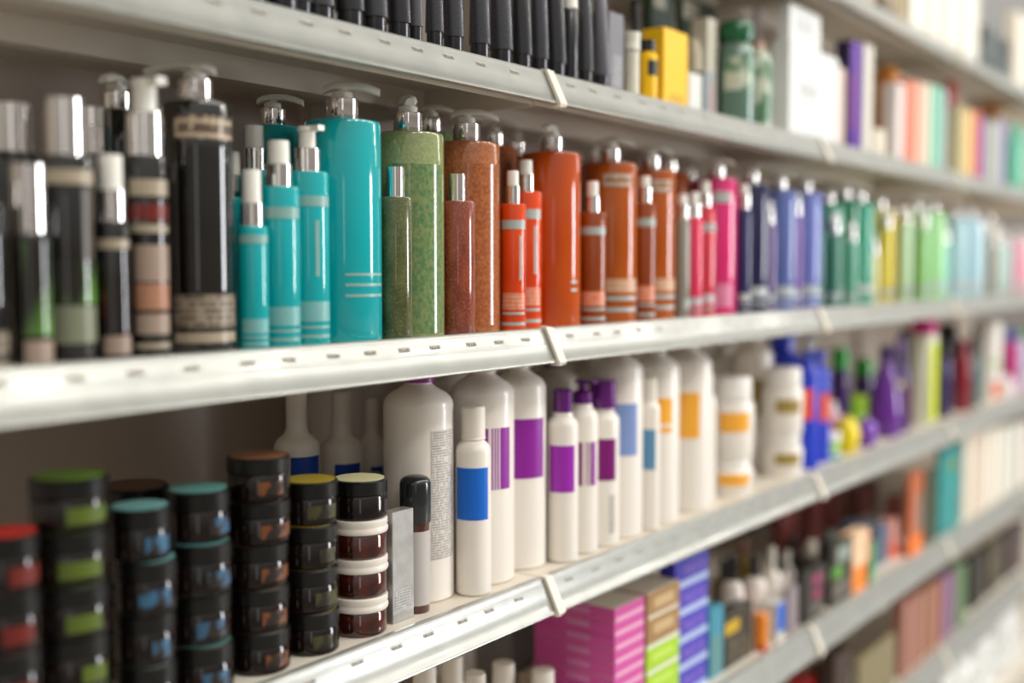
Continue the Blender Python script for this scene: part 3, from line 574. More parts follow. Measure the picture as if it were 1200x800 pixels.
CF = [
 (973, 24, 470, cyl, mat('white_pink_tub', '#E0B9C0', .4), mat('pearl_white_cap', '#E8E4E0', .3), cc, .875, 'pink bottle with a white cap behind the small striped tub', [(.2, .6, 0, 120, mat('rose_label', '#C2557A', .4))]),
 (972, 26, 505, [(0, 0), (.9, 0), (1, .02), (1, .7), (0, .7)], mat('white_teal_pot', '#DDE4DC', .4), mat('white_pot_lid', '#ECEAE4', .3), [(0, .7), (1.04, .7), (1.04, .98), (0, 1)], .800, 'small white pot with lime and teal bands beside the yellow ball', [(.35, .62, 0, 150, mat('lime_band', '#8FCB1E', .4), 'label_stripe'), (.02, .2, 0, 150, mat('teal_band', '#138A88', .4), 'label_stripe')]),
 (993, 30, 488, ballp, mat('sunny_yellow_plastic', '#F2D60E', .3, 0, .3), mat('yellow_cap', '#E8C80A', .3), bc, .800, 'round sunny yellow bottle at the shelf edge', []),
 (984, 22, 407, cyl, DPU, GC, [(0, .7), (.9, .7), (.9, .97), (.8, 1), (0, 1)], .900, 'dark purple bottle with a bright green cap, first of the pair', []),
 (1003, 26, 462, [(0, 0), (.9, 0), (1, .02), (1, .85), (0, .86)], mat('lime_green_pot', '#9BD236', .35), mat('pale_lime_lid', '#B9DE4C', .3), [(0, .86), (1.04, .86), (1.04, .98), (0, 1)], .860, 'lime green pot behind the purple ball', [(.3, .6, 0, 90, mat('cream_green_label', '#C8D89A', .4))]),
 (1012, 24, 420, cyl, DPU, GC, [(0, .62), (.9, .62), (.9, .97), (.8, 1), (0, 1)], .905, 'dark purple bottle with a bright green cap next to the big purple bottle', []),
 (1016, 26, 490, ballp, mat('violet_ball_plastic', '#7C46B4', .25, 0, .3), MPU, bc, .800, 'round violet bottle beside the yellow ball', []),
 (1036, 40, 405, pear, MPU, DPU, pc, .803, 'purple pear-shaped bottle with a pale patch on its front', [(.55, .62, 0, 60, mat('khaki_patch', '#B6A47E', .4))]),
 (1054, 28, 395, pear, DPU, mat('lilac_cap', '#8C6AA8', .3), pc, .812, 'dark purple bottle squeezed against the lime tube', [(.15, .5, 0, 80, mat('maroon_patch', '#5C1E44', .4))]),
 (1104, 22, 400, cyl, mat('indigo_plastic', '#33265A', .25, 0, .3), mat('black_flip_cap', '#1C1A1C', .3), cc, .812, 'indigo bottle with a black cap past the lime tube', []),
 (1117, 18, 392, cyl, mat('ink_plastic', '#1E1B22', .3), mat('coal_cap', '#141314', .3), cc, .850, 'black bottle standing behind the crimson one', []),
 (1128, 20, 398, cyl, mat('crimson_plastic', '#8E1F30', .25, 0, .3), mat('crimson_cap', '#8A2430', .3), cc, .803, 'crimson bottle between black and teal', []),
 (1140, 16, 402, cyl, mat('petrol_plastic', '#1E6A6C', .25, 0, .3), mat('dark_petrol_cap', '#153638', .3), cc, .806, 'petrol teal bottle beside the crimson one', []),
 (1183, 20, 384, cyl, mat('fuchsia_plastic', '#C23C82', .3), mat('blue_violet_cap', '#5660B8', .3), cc, .806, 'fuchsia bottle with blue-violet cap past the white bottle', []),
 (1195, 18, 384, cyl, mat('pale_blue_bottle', '#BCC6DC', .3), mat('green_small_cap', '#6A9A48', .3), cc, .806, 'pale blue bottle with a green cap at the far end', []),
 (1178, 22, 440, cyl, mat('pearl_plastic', '#E4E0E0', .3), mat('pearl_cap', '#EDEAE8', .3), cc, .797, 'low pearl-white bottle in front of the fuchsia one', []),
]
for px, wd, py, pf, m, cm, cp, y0, lb, pl in CF:
    round_bottle('C', px, wd, py, pf, m, lb, y0, cm, cp, pl, name='tub' if 'pot' in lb else 'shampoo_bottle', cat='pot' if 'pot' in lb else 'bottle')
# lime tube standing on its foot, widening upwards, magenta cap
t_ = round_bottle('C', 1081, 32, 374, [(0, 0), (.72, 0), (.76, .03), (.9, .5), (1, .80), (.96, .86), (.6, .88), (0, .88)], mat('tube_white_plastic', '#E8E8D2', .3), 'white bottle with a lime panel and a magenta cap, nearly touching the rail', .798, mat('magenta_cap', '#D00C7E', .3), [(0, .87), (.88, .87), (.92, .9), (.9, .99), (0, 1)], [(.05, .78, 8, 95, mat('lime_panel', '#D3E000', .35))])
round_bottle('C', 1158, 28, 376, [(0, 0), (.95, 0), (1, .02), (1, .95), (.9, .97), (0, .97)], mat('bright_white_plastic', '#EEE8E2', .3), 'white bottle with a thin green line and orange spot', .798, mat('pale_grey_cap', '#D8D4D0', .3), [(0, .95), (.8, .95), (.8, .99), (0, 1)], [(.46, .5, 0, 150, mat('green_line', '#8CC83C', .35), 'label_stripe'), (.05, .25, -25, 55, mat('orange_spot', '#E8682C', .35))])
# back row, in the shade; its blue labels are coloured darker for it
SHB = mat('shaded_blue_label', '#0C3E9A', .4)
for px, wd, py, lb, pl, ch_ in ((349, 54, 505, 'white bottle with a shade-darkened blue label, first in the shaded back row', [(.2, .80, -16, 88, SHB)], .05), (401, 50, 510, 'white bottle with a shade-darkened blue label, second in the shaded back row', [(.2, .76, -25, 78, SHB)], .040), (436, 32, 512, 'slim white bottle with a shade-darkened blue label, third in the shaded back row', [(.2, .72, -20, 60, SHB)], .036)):
    salon_bottle('C', px, wd, py - 14, lb, .96 if wd > 40 else .985, capm=WCAP, cap_h=ch_, nr=.46, sh=.84, neck=.96, capr=.46, pl=pl, group='white bottles in the back row')
for px, wd, py, lb in ((1064, 34, 384, 'black bottle in the back row behind the lime-panel bottle'), (1109, 36, 378, 'black bottle in the back row behind the indigo one'), (1148, 32, 378, 'black bottle in the back row behind the green-line bottle')):
    round_bottle('C', px, wd, py, cyl, mat('soot_black_plastic', '#100E10', .35), lb, .90, mat('soot_black_cap', '#0E0C0E', .35), cc, name='shampoo_bottle')
salon_bottle('C', 398, 76, 430, 'large white bottle at the back panel behind the shade-darkened blue labels', 1.075, capm=PCAP2, cap_h=.02, group='white bottles in the back row')
for px, wd, py, y0, lb in ((520, 70, 428, .955, 'white bottle behind the one with fine print'), (648, 62, 428, .96, 'white bottle in the back row with a dark purple cap'), (692, 66, 425, .95, 'white bottle in the back row behind the purple pump'), (745, 60, 418, .945, 'white bottle in the back row behind the blue-grey label'), (790, 56, 414, .945, 'white bottle in the back row between the two orange labels'), (846, 54, 410, .94, 'white bottle in the back row behind the thin orange-label one')):
    salon_bottle('C', px, wd, py, lb, y0, capm=PCAP2 if 'dark purple' in lb else WCAP, cap_h=.012, group='white bottles in the back row')

# ================================================================== fifth shelf: cartons and small bottles
def pile(row, px, n, h, m, lab_fn, py, y0=.80, z0=None, group=None, topm=None, strips=(), jit=.0):
    g = carton_at(row, *px, y0); zt = rise(py, g[0], g[2]); n_fit = max(1, int(round((zt - (ROW[row] if z0 is None else z0)) / h)))
    h = (zt - (ROW[row] if z0 is None else z0)) / n_fit; z = ROW[row] if z0 is None else z0
    for k in range(n_fit):
        s = random.uniform(-jit, jit); gg = (g[0] + s, g[1] + s, g[2] + abs(s) * .5, g[3] + abs(s) * .5)
        carton(row, gg, z, z + h - .0006, m, lab_fn(k, n_fit), group, topm, strips); z += h
    return g, z
def nth(k, n):
    if k == n - 1: return 'topmost'
    if k == 0: return 'lowest'
    return ['', 'second', 'third', 'fourth', 'fifth', 'sixth', 'seventh', 'eighth', 'ninth', 'tenth'][k] + ' from the bottom'
PNK = mat('pink_carton_card', '#D050A0', .4); CRM = mat('cream_carton_card', '#E2D8C8', .5); PRN = printed('pale_pink_print', '#D79ABF', '#C45A9C', .003, .55)
pile('D', (720, 755, 626), 8, .0205, PNK, lambda k, n: 'flat pink carton, %s of the pink stack' % nth(k, n), 714, .802, group='flat pink cartons', topm=CRM,
     strips=[('f', .04, .97, .02, .30, mat('pale_pink_band', '#E9B4CF', .4)), ('s', .42, .70, .35, .75, PRN)], jit=.0006)
GLDC = mat('gold_carton_card', '#A88352', .35, .25); LIM = mat('lime_carton_card', '#A6D11E', .4); WCRD = mat('white_carton_card', '#E6E2DA', .45)
gg, zz = None, None
gg = carton_at('D', 758, 796, 716, .80)
zt = rise(697, gg[0], gg[2]); hh = .0385
zs = [zt - hh, zt - 2 * hh, zt - 3 * hh, zt - 4 * hh, ROW['D']]
carton('D', gg, zs[0] + .0005, zt, GLDC, 'gold carton with a cream top, upper of the gold pair', 'gold cartons', CRM, [('f', .03, .97, .0, .12, CRM), ('f', .2, .8, .35, .75, mat('pale_gold_print', '#C8AA7E', .4))])
carton('D', gg, zs[1] + .0005, zs[0], GLDC, 'gold carton, lower of the gold pair, resting on lime cartons', 'gold cartons', CRM, [('f', .2, .8, .35, .75, mat('pale_gold_print', '#C8AA7E', .4))])
carton('D', gg, zs[2] + .0005, zs[1], LIM, 'lime green carton directly under the gold cartons', 'lime cartons', WCRD, [('f', .0, 1, .86, 1, WCRD), ('f', .15, .8, .3, .6, mat('pale_lime_print', '#BFE05A', .4))])
carton('D', gg, zs[3] + .0005, zs[2], LIM, 'lime green carton, third below the gold pair', 'lime cartons', WCRD, [('f', .0, 1, .86, 1, WCRD), ('f', .15, .8, .3, .6, mat('pale_lime_print', '#BFE05A', .4))]) if zs[3] > ROW['D'] + .005 else None
if zs[3] > ROW['D'] + .012: carton('D', gg, ROW['D'], zs[3], LIM, 'lime green carton lowest of its stack', 'lime cartons', WCRD)
BLC = mat('royal_blue_carton', '#3A35B8', .35); LBL = mat('pale_blue_band', '#B4C4E8', .4)
pile('D', (790, 829, 772), 5, .0405, BLC, lambda k, n: 'violet-blue carton with pale band, %s of its stack' % nth(k, n), 660, .80, group='violet-blue cartons', topm=LBL,
     strips=[('f', 0, 1, .0, .24, LBL), ('f', .2, .9, .38, .8, noisy('violet_print', '#4A3CB0', '#7A5CC8', 90, .35, 0))], jit=.0005)
box_one('D', 832, 848, 826, 716, mat('teal_blue_carton', '#3C8FA6', .35), 'teal blue carton beside the violet-blue stack', strips=[('f', .1, .9, .05, .6, mat('grey_teal_panel', '#5E9092', .35))])
gd = carton_at('D', 850, 882, 832, .80); zd = rise(722, gd[0], gd[2])
carton('D', gd, ROW['D'], zd, mat('dark_olive_carton', '#2E2A22', .35), 'dark carton with a yellow patch, in front of the black-capped bottles', strips=[('f', .0, .5, .62, .85, mat('yellow_patch', '#C9A21C', .4)), ('f', .1, .9, .1, .5, noisy('olive_speckle', '#38342C', '#5E5238', 60, .4, 0))])
round_bottle('D', 892, 17, 718, [(0, 0), (.94, 0), (.94, .16), (1, .17), (1, .98), (.9, 1), (0, 1)], mat('orange_tube_plastic', '#F08A12', .25, 0, .3), 'orange cylinder bottle at the shelf edge beside the dark carton', .797, mat('red_orange_cap', '#C23E14', .3), [(0, 0), (.96, 0), (.98, .01), (.98, .15), (0, .16)])
box_one('D', 911, 920, 906, 708, mat('white_blue_card', '#D0CEC8', .4), 'narrow white carton with a blue panel', strips=[('f', .0, 1, .25, .98, mat('deep_blue_panel', '#1C66CC', .4))])
sb = [(0, 0), (.95, 0), (1, .02), (1, .62), (.8, .70), (.36, .73), (0, .73)]; sc_ = [(0, .73), (.42, .73), (.42, .97), (.34, 1), (0, 1)]
PWH = mat('pinkish_white_plastic', '#E8DCD4', .35)
for px, wd, py, y0, bmx, cmx, lb in (
    (848, 26, 655, .90, mat('dark_gold_bottle', '#6E5A26', .35), BLACK, 'dark gold bottle with a black cap beside the violet-blue stack'),
    (857, 28, 650, .838, PWH, BLACK, 'pinkish white bottle with a black cap, first of three'),
    (884, 28, 650, .838, PWH, BLACK, 'pinkish white bottle with a black cap, second of three'),
    (912, 26, 650, .838, PWH, BLACK, 'white bottle with a tall black cap, third of three'),
    (870, 28, 632, .945, mat('mustard_bottle', '#7A661E', .35), mat('tan_ball_cap', '#8A5C44', .35), 'mustard bottle with a tan cap in the second row'),
    (903, 22, 640, .80, mat('white_slender_plastic', '#E2DCD2', .35), mat('white_nozzle', '#D8D2C8', .35), 'tall white bottle with a white nozzle in front of the black caps'),
    (922, 20, 645, .86, mat('grey_lotion_plastic', '#B4ACA6', .35), mat('white_pump_plastic', '#DCD6CC', .35), 'grey bottle with a white pump beside the dark cartons'),
    (951, 26, 633, .85, mat('charcoal_bottle', '#4A4640', .35), mat('ivory_cap', '#E8E2D4', .35), 'charcoal bottle with an ivory cap behind the magenta-print carton'),
    (928, 22, 628, .90, mat('black_bottle_plastic', '#26221E', .3), mat('dull_black_cap', '#1C1A18', .4), 'black bottle in the second row behind the grey one'),
    (972, 24, 622, .90, mat('graphite_bottle', '#2E302E', .3), mat('grey_green_cap', '#6E8A80', .4), 'graphite bottle with grey-green cap in the second row'),
    ):
    round_bottle('D', px, wd, py, sb, bmx, lb, y0, cmx, sc_)
box_one('D', 924, 936, 917, 692, mat('grey_lilac_card', '#8E8288', .4), 'grey-lilac carton before the dark printed cartons')
DK = mat('charcoal_carton', '#25201B', .4); MGP = mat('magenta_print', '#A32C66', .4); GNP = mat('green_print', '#5C9A3A', .4)
box_one('D', 942, 966, 934, 672, DK, 'charcoal carton with two magenta spots', strips=[('f', .45, .85, .66, .84, MGP), ('f', .45, .85, .40, .54, MGP), ('f', .4, .9, .1, .3, mat('ash_print', '#6A645C', .4))])
box_one('D', 974, 998, 968, 640, DK, 'charcoal carton with a green spot beside the peach carton', strips=[('f', .1, .55, .42, .62, GNP), ('f', .3, .9, .66, .92, mat('silver_grey_print', '#8E9A92', .4)), ('f', .1, .9, .1, .34, mat('ash_print', '#6A645C', .4))])
box_one('D', 1000, 1019, 983, 628, mat('peach_card', '#EFC9A4', .4), 'peach carton with an orange lower half', strips=[('f', 0, 1, .0, .42, mat('orange_panel', '#F58A24', .4)), ('f', .8, 1, .0, .9, mat('salmon_panel', '#E8906A', .4))])
box_one('D', 1021, 1026, 1017, 636, mat('emerald_card', '#4FA876', .4), 'thin emerald carton between peach and grey-blue', y0=.806)
box_one('D', 1030, 1040, 984, 618, mat('slate_blue_card', '#5E6C84', .4), 'wide slate-blue carton behind the peach one', y0=.83)
for i, (a, b, c) in enumerate(((915, 945, 905), (950, 972, 946), (976, 1002, 972), (1006, 1030, 1002))):
    box_one('D', a, b, c, 575 if i == 0 else 572, mat('dark_red_card', '#6E2A26', .45), 'dark red carton at the back of the fifth shelf, ' + ('nearest the violet-blue stack', 'next to the black bottles', 'above the green-spot carton', 'above the peach carton')[i], y0=1.03, group='dark red cartons')
box_one('D', 1044, 1054, 1040, 612, mat('blush_card', '#D89A8E', .4), 'blush carton with a coral foot', strips=[('f', 0, 1, 0, .4, mat('coral_panel', '#EC6A50', .4))], y0=.80)
box_one('D', 1049, 1060, 1038, 583, mat('brick_red_card', '#9A4A40', .4), 'brick red carton behind the blush one', y0=.90)
box_one('D', 1066, 1081, 1060, 556, mat('burnt_orange_card', '#B8623C', .4), 'tall burnt-orange carton before the teal one', strips=[('f', 0, 1, 0, .22, mat('bright_orange_panel', '#F07A2C', .4)), ('f', .5, 1, .25, .7, mat('taupe_panel', '#8E7A6C', .4))])
box_one('D', 1087, 1096, 1082, 552, mat('dark_moss_card', '#4E5440', .4), 'dark moss carton between orange and teal')
box_one('D', 1101, 1125, 1096, 528, noisy('teal_pattern_card', '#067C82', '#1A9894', 25, .35, .1), 'large teal carton with a faint pattern', strips=[('f', .3, .8, .72, .84, mat('olive_print', '#6A8A5C', .4))])
for i, (a, b, cc_) in enumerate(((1129, 1139, '#DDD4C2'), (1142, 1152, '#E0CDBC'), (1155, 1168, '#E4DCCC'), (1171, 1182, '#E2DDD0'), (1185, 1193, '#D8D8CC'), (1196, 1204, '#E6DED6'))):
    box_one('D', a, b, a - 3, 508 - i * 2, mat('ivory_card_%d' % i, cc_, .45), ('ivory carton directly after the teal one', 'second ivory carton after the teal one, slightly pinker', 'broad ivory carton in the middle of the pale run', 'ivory carton past the broad one', 'greenish ivory carton near the end of the pale run', 'last pale carton at the frame edge')[i], group='pale cartons')
# white-capped bottles low under the fourth shelf
for px, wd, py, y0, lb in ((498, 44, 780, .86, 'white-capped bottle under the rail, nearest the camera'), (530, 40, 768, .93, 'white-capped bottle second along, standing further back'), (557, 40, 788, .84, 'white-capped bottle third along, low in front'), (590, 42, 776, .89, 'white-capped bottle fourth along, beside the flat cream carton'), (636, 44, 784, .85, 'white-capped bottle in front of the pink cartons')):
    round_bottle('D', px, wd, py, [(0, 0), (.95, 0), (1, .02), (1, .62), (.9, .70), (.64, .76), (0, .76)], WHITE, lb, y0, WCAP, [(0, .76), (.64, .76), (.64, .985), (.60, 1), (0, 1)], group='white-capped bottles under the rail')
g_ = carton_at('D', 655, 700, 606, .86)
carton('D', g_, ROW['D'], rise(800, g_[0], g_[2]) , CRM, 'cream-topped carton lying before the pink stack', topm=CRM)
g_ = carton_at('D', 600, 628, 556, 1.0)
carton('D', g_, ROW['D'], min(rise(738, g_[0], g_[2]), -.42), mat('mid_grey_card', '#8C8C8C', .45), 'grey carton at the back beside the pink stack')  # card is an even mid grey

# ================================================================== sixth shelf
round_bottle('E', 940, 34, 788, [(0, 0), (.9, 0), (1, .03), (1, .9), (.9, .97), (0, 1)], mat('red_lidded_tin', '#B01E1E', .3, 0, .3), 'round red tin under the fifth shelf', .85, name='round_tin', cat='tin')
EC = [(960, 972, 955, 786, '#4A2420', 'maroon carton beside the red tin', .82), (978, 996, 974, 770, '#3A2622', 'dark maroon carton next to the olive one', .81),
      (1006, 1049, 999, 775, '#847858', 'broad olive-beige carton on the sixth shelf', .80), (1058, 1068, 1053, 708, '#A87466', 'rosy brown carton, first of the rosy run', .80), (1071, 1081, 1069, 700, '#AC7866', 'rosy brown carton, second of the rosy run', .80),
      (1084, 1094, 1082, 692, '#A07058', 'browner carton, third of the rosy run', .80), (1096, 1103, 1095, 684, '#A8705E', 'thin rosy carton next to the purple one', .80), (1106, 1118, 1104, 677, '#8C6688', 'dusty purple carton past the rosy run', .80),
      (1121, 1132, 1119, 667, '#64805C', 'sage green carton past the purple one', .80), (1140, 1156, 1136, 655, '#2C2824', 'black carton past the sage green one', .81), (1160, 1176, 1157, 640, '#35302A', 'charcoal carton with gold specks near the end', .81), (1180, 1200, 1177, 625, '#28242A', 'black carton with red specks at the frame edge', .81)]
for a, b, c, py, col, lb, y0 in EC:
    m_ = noisy('speckled_card_' + col[1:], col, '#7A6838' if 'gold' in lb else '#6A2A30', 35, .4, .1, .55, .62) if 'specks' in lb else mat('card_' + col[1:], col, .42)
    box_one('E', a, b, c, py, m_, lb, y0=y0)
# low deck with packs in clear film
bm = bmesh.new(); box(bm, -.6, 4.62, .775, 1.19, .0, .075); struct('trim_9', bm, STEEL)
FILM = noisy('crinkled_white_film', '#D9DCDA', '#F4F4F0', 22, .14, .8, .35, .65)
def film_pack(px, X0w, y0, h, lb):
    X = along(px, y0, -1.0)
    t = thing('wrapped_pack', lb, 'pack', (X, y0 + .14, EYE - 1.174), 0, 'film-wrapped packs on the low deck')
    bm = bmesh.new(); box(bm, -X0w / 2, X0w / 2, -.14, .14, 0, h); bmesh.ops.subdivide_edges(bm, edges=bm.edges[:], cuts=9, use_grid_fill=True)
    for v in bm.verts:
        k = 1 if v.co.z > .01 else .2
        v.co += Vector((random.uniform(-1, 1) * .006, random.uniform(-1, 1) * .007, random.uniform(-1, 1) * .006 * k if v.co.z > .01 else 0))
    link('film', bm, FILM, t, sharp=25)
for k_, lb in enumerate(('white film-wrapped pack on the low deck, nearest the camera', 'second film-wrapped pack along the low deck', 'third film-wrapped pack along the low deck', 'film-wrapped pack farthest along the low deck')):
    film_pack(1090 + 0, .25, .775, (.150, .160, .154, .162)[k_], lb)
    o_ = [o for o in C.objects if o.name.startswith('wrapped_pack')]
PK_ = [o for o in C.objects if o.name.startswith('wrapped_pack')]
for k_, o in enumerate(PK_): o.location.x = 2.72 + k_ * .28

# ================================================================== second shelf: tubes, jars, cartons
TB = mat('charcoal_tube_plastic', '#34343A', .28, 0, .3); TB2 = mat('black_satin_tube', '#232327', .25, 0, .3); TB3 = mat('grey_tube_plastic', '#55545A', .3)
TPR = printed('silver_tube_print', '#4A4A50', '#A8A8AC', .006, .5, 500)
TU = [(292, 44, TB, 'just entering the view'), (326, 42, TB2, 'second along'), (349, 26, TB3, 'narrow and paler, third along'), (372, 40, TB, 'fourth along'), (407, 34, TB2, 'fifth along'), (438, 32, TB, 'sixth along'), (467, 28, TB2, 'seventh along'), (487, 16, TB3, 'thin paler one'),
      (509, 21, TB, 'eighth along, ridged cap'), (531, 25, TB, 'ninth along'), (562, 25, TB, 'tenth along'), (587, 28, TB, 'eleventh along with a pale sheen'), (611, 25, TB2, 'above the orange bottles with silver lines'), (632, 22, TB, 'next after the silver-lined tube'), (651, 25, TB2, 'directly over the rail clip')]
for i, (px, wd, m, lb) in enumerate(TU):
    t = tube('A', px, wd, None, m, 'dark cosmetic tube on the second shelf, ' + lb, .797, capm=TB2, group='dark tubes on the second shelf', H=.185)
    if i in (12, 13, 14):
        pass
slim_bottle('A', 668, 19, 13, TB2, 'slim black bottle with a white cap among the dark tubes', .798, 'frost', [], None, ch=.003, fh=.035, cr=.0115)
tube('A', 686, 18, None, TB, 'dark tube with two bands of silver lettering', .797, capm=TB2, H=.185)
t_ = tube('A', 704, 21, None, TB3, 'greyer tube with a tan label beside the grey carton', .797, capm=TB2, H=.160)
box_one('A', 714, 731, 709, 12, mat('grey_carton_card', '#6C6B70', .4), 'slim grey carton between the tubes and the white canister', strips=[('f', .2, .9, .1, .5, printed('ash_small_print', '#77767A', '#9A999C', .005, .5))])
round_bottle('A', 740, 20, 37, [(0, 0), (.9, 0), (.92, .02), (.92, .66), (1, .70), (0, .72)], mat('off_white_canister', '#D8D4C4', .35), 'small off-white canister with ridged lid', .797, mat('off_white_lid', '#DAD8CC', .35), [(0, .72), (1.03, .72), (1.03, .80), (.98, .82), (1.03, .84), (1.03, .98), (0, 1)], name='canister', cat='canister')
YEL = mat('yellow_card', '#F2BE0C', .35); 
round_bottle('A', 759, 23, 46, [(0, 0), (.95, 0), (1, .02), (1, .74), (.6, .82), (0, .82)], YEL, 'yellow bottle with a black cap beside the yellow carton', .797, BLACK, [(0, .80), (.8, .80), (.8, .98), (0, 1)], [(.42, .66, -5, 110, DGREY)])
box_one('A', 778, 806, 752, 31, YEL, 'bright yellow carton beside the yellow bottle', y0=.812, strips=[('f', .25, .8, .12, .2, mat('dark_yellow_print', '#C89A14', .4)), ('s', .1, .5, .72, .84, mat('brown_print', '#6A5420', .4))])
round_bottle('A', 744, 26, 0, sb, BLACK, 'black pump bottle rising behind the off-white canister', .88, BLACK, sc_)
DGN = mat('bottle_green_card', '#3C4E3E', .4); CLB = mat('cream_card_label', '#B8B49E', .45)
g_ = carton_at('A', 763, 790, 752, .945); carton('A', g_, ROW['A'], ROW['A'] + .24, DGN, 'tall dark green carton behind the yellow carton', 'tall green cartons', None, [('f', .1, .6, .84, .99, CLB)])
g_ = carton_at('A', 800, 838, 792, .945); carton('A', g_, ROW['A'], ROW['A'] + .24, DGN, 'second tall dark green carton, beside the pale strip', 'tall green cartons', None, [('f', .0, .45, .84, .97, CLB)])
box_one('A', 808, 823, 804, 84, mat('frost_white_card', '#D2D4CE', .4), 'short frosty white carton beside the yellow one', y0=.80)
round_bottle('A', 812, 20, 42, [(0, 0), (1, 0), (1, .8), (.6, .95), (0, 1)], mat('sand_plastic', '#B0A68E', .4), 'sand-coloured rounded tube behind the frosty carton', .845)
box_one('A', 827, 839, 823, 82, mat('ash_blue_card', '#8C9296', .4), 'short ash-blue carton with a red stripe', y0=.80, strips=[('f', .55, .8, 0, .8, mat('faded_red_stripe', '#B08078', .4))])
box_one('A', 829, 840, 824, 20, mat('parchment_card', '#C6C2B2', .4), 'tall parchment carton before the green-capped bottle', y0=.84)
LEAF = noisy('leafy_label_print', '#4E7A58', '#C4C8B4', 26, .3, .3, .45, .55, c3='#8FA08E')
round_bottle('A', 862, 44, 27, [(0, 0), (.95, 0), (1, .02), (1, .66), (.9, .76), (.7, .82), (0, .82)], mat('grey_green_glass', '#5E7A6C', .15, 0, .5), 'bottle with a wide dark green cap and leafy label', .80, mat('dark_green_cap', '#0D5A35', .25, 0, .3), [(0, .80), (.86, .80), (.95, .83), (.95, .95), (.85, 1), (0, 1)], [(.34, .65, -20, 160, LEAF)])
round_bottle('A', 888, 34, 50, [(0, 0), (.95, 0), (1, .02), (1, .74), (.7, .88), (.4, .93), (0, .93)], LEAF, 'bottle wrapped in a pale leaf print beside the white cartons', .806, mat('salmon_cap', '#C49A8A', .35), [(0, .92), (.4, .92), (.4, 1), (0, 1)])
round_bottle('A', 885, 20, 4, sb, mat('rose_grey_plastic', '#8E7A74', .35), 'tall rose-grey bottle with pearly cap behind the leafy pair', .93, mat('pearly_cap', '#C8BCC4', .3), sc_)
WC1 = mat('cool_white_card', '#DCDDDC', .4)
gw = carton_at('A', 925, 982, 903, .80); zt1 = rise(46, gw[0], gw[2])
carton('A', gw, ROW['A'], zt1, WC1, 'large cool-white carton beside the pale leaf-print bottle', strips=[('f', .2, .55, .45, .6, mat('pale_grey_print', '#C2C4C4', .4))])
gv = (gw[0] + .002, gw[0] + (gw[1] - gw[0]) * .62, gw[2] + .002, gw[3] - .01)
zt2 = min(rise(2, gv[0], gv[2]), ROW['A'] + .245); carton('A', gv, zt1 + .0006, zt2, WC1, 'smaller cool-white carton lying on the large one', strips=[('f', .2, .75, .3, .7, mat('pale_grey_print', '#C2C4C4', .4))])
box_one('A', 982, 990, 977, 78, mat('shell_pink_card', '#D8C0B8', .4), 'shell pink carton beside the large white one')
box_one('A', 996, 1009, 978, 46, mat('deep_purple_card', '#5C2C96', .35), 'deep purple carton with dark side', strips=[('s', 0, 1, 0, 1, mat('black_purple_side', '#2C2440', .4)), ('f', .0, .5, .2, .7, mat('plum_print', '#7A3C8C', .4))])
box_one('A', 1012, 1022, 1009, 50, mat('pearl_card', '#D8D2C8', .4), 'tall pearl carton past the purple one')
box_one('A', 1026, 1038, 1022, 150, mat('low_ivory_card', '#DAD2BE', .4), 'low ivory carton in front of the orange bottle', y0=.80)
round_bottle('A', 1038, 30, 80, [(0, 0), (.95, 0), (1, .03), (1, .74), (.85, .84), (0, .85)], mat('honey_orange_plastic', '#E0A052', .3, 0, .3), 'honey orange bottle with rounded cap', .835, mat('honey_cap', '#E89A40', .3), [(0, .84), (.9, .84), (.95, .9), (.7, 1), (0, 1)])
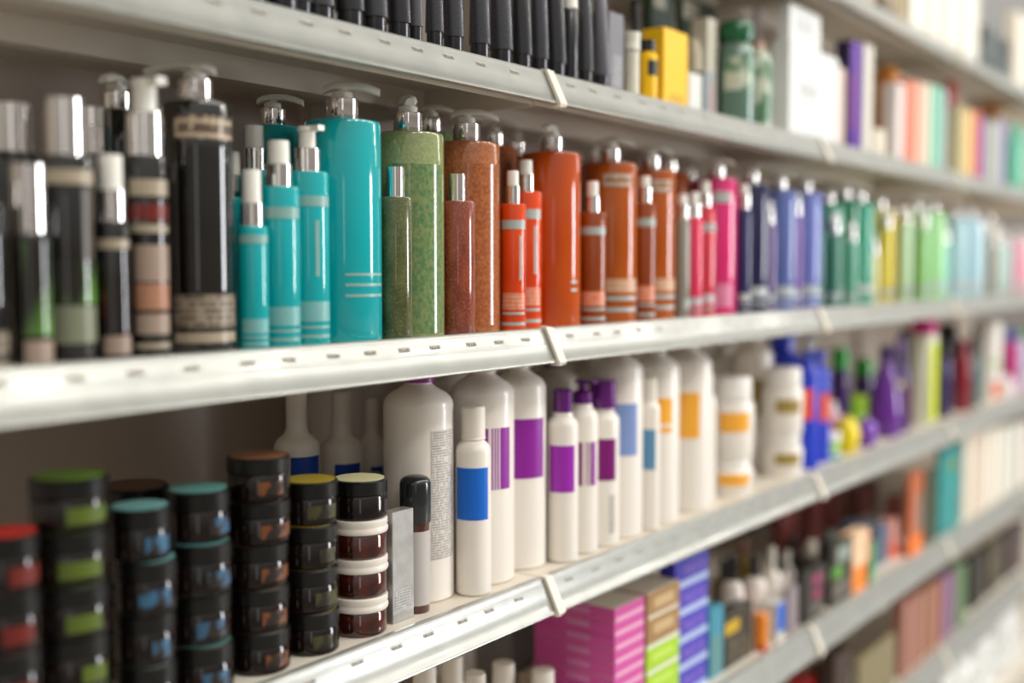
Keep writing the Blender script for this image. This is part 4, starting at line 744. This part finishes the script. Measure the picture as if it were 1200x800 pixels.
AF = [(1050, 1059, '#E2D6D2', 96, 'pinkish white carton past the honey bottle'), (1062, 1072, '#DF8A72', 92, 'salmon carton beside the pinkish white one'), (1075, 1083, '#E6BFA8', 95, 'pale apricot carton after the salmon one'), (1085, 1091, '#DAD8C4', 97, 'thin ivory carton before the mint one'), (1093, 1102, '#7CC4AA', 99, 'mint green carton in the coloured run'),
      (1104, 1109, '#B4BCBE', 104, 'thin silver-grey carton past mint'), (1122, 1127, '#BCB48C', 124, 'thin khaki carton before the sand one'), (1129, 1140, '#D8BC82', 126, 'sand yellow carton near the far end'), (1142, 1147, '#D8685C', 128, 'thin coral red carton past the sand one'), (1148, 1155, '#8E6CA8', 138, 'mauve carton with a magenta foot'),
      (1157, 1168, '#AEB4A0', 140, 'grey-green carton under the tan cap'), (1170, 1178, '#A8A4C0', 140, 'lilac grey carton before the aqua bottle'), (1199, 1207, '#8C9A8C', 150, 'grey carton at the frame edge')]
for a, b, col, py, lb in AF: box_one('A', a, b, a - 2, py, mat('card_' + col[1:], col, .42), lb, y0=.803)
round_bottle('A', 1112, 16, 96, sb, mat('grey_violet_plastic', '#8E8C94', .35), 'grey bottle with a red cap past the mint carton', .86, mat('red_ball_cap', '#D8584E', .3), [(0, .73), (.8, .73), (.95, .85), (.7, 1), (0, 1)])
round_bottle('A', 1160, 22, 120, sb, mat('stone_plastic', '#A09684', .35), 'stone bottle with tan orange cap behind the grey-green carton', .88, mat('tan_orange_cap', '#C88A5A', .35), [(0, .70), (.9, .70), (.98, .85), (.7, 1), (0, 1)])
round_bottle('A', 1188, 19, 145, cyl, mat('aqua_green_plastic', '#74D4B4', .3, 0, .3), 'aqua green bottle near the frame edge', .80, mat('aqua_cap', '#8CDCC2', .3), cc)

# ================================================================== top shelf
g_ = carton_at('Z', 1036, 1062, 1026, .80); carton('Z', g_, ROW['Z'], ROW['Z'] + .20, noisy('dark_gold_card', '#4A4032', '#B49A5C', 20, .35, .2), 'dark carton with gold print on the topmost shelf')
ZW = [(1068, 1086, '#E4E4D4', 'creamy white carton, first on the topmost shelf'), (1089, 1106, '#E2DACA', 'creamy white carton, second on the topmost shelf'), (1109, 1126, '#E6DED0', 'creamy white carton, third on the topmost shelf'), (1129, 1146, '#DEDCD0', 'creamy white carton beside the dark one, topmost shelf')]
for a, b, col, lb in ZW:
    g_ = carton_at('Z', a, b, a - 3, .80); carton('Z', g_, ROW['Z'], ROW['Z'] + .22, mat('card_' + col[1:], col, .42), lb, 'creamy white cartons')
g_ = carton_at('Z', 1153, 1184, 1148, .80); carton('Z', g_, ROW['Z'], ROW['Z'] + .12, noisy('dark_picture_card', '#2C2C2A', '#5C6A6C', 18, .35, .2), 'dark picture carton on the topmost shelf')
g_ = carton_at('Z', 1190, 1206, 1187, .80); carton('Z', g_, ROW['Z'], ROW['Z'] + .22, mat('card_E0D8C8', '#E0D8C8', .42), 'cream carton at the frame edge, topmost shelf')
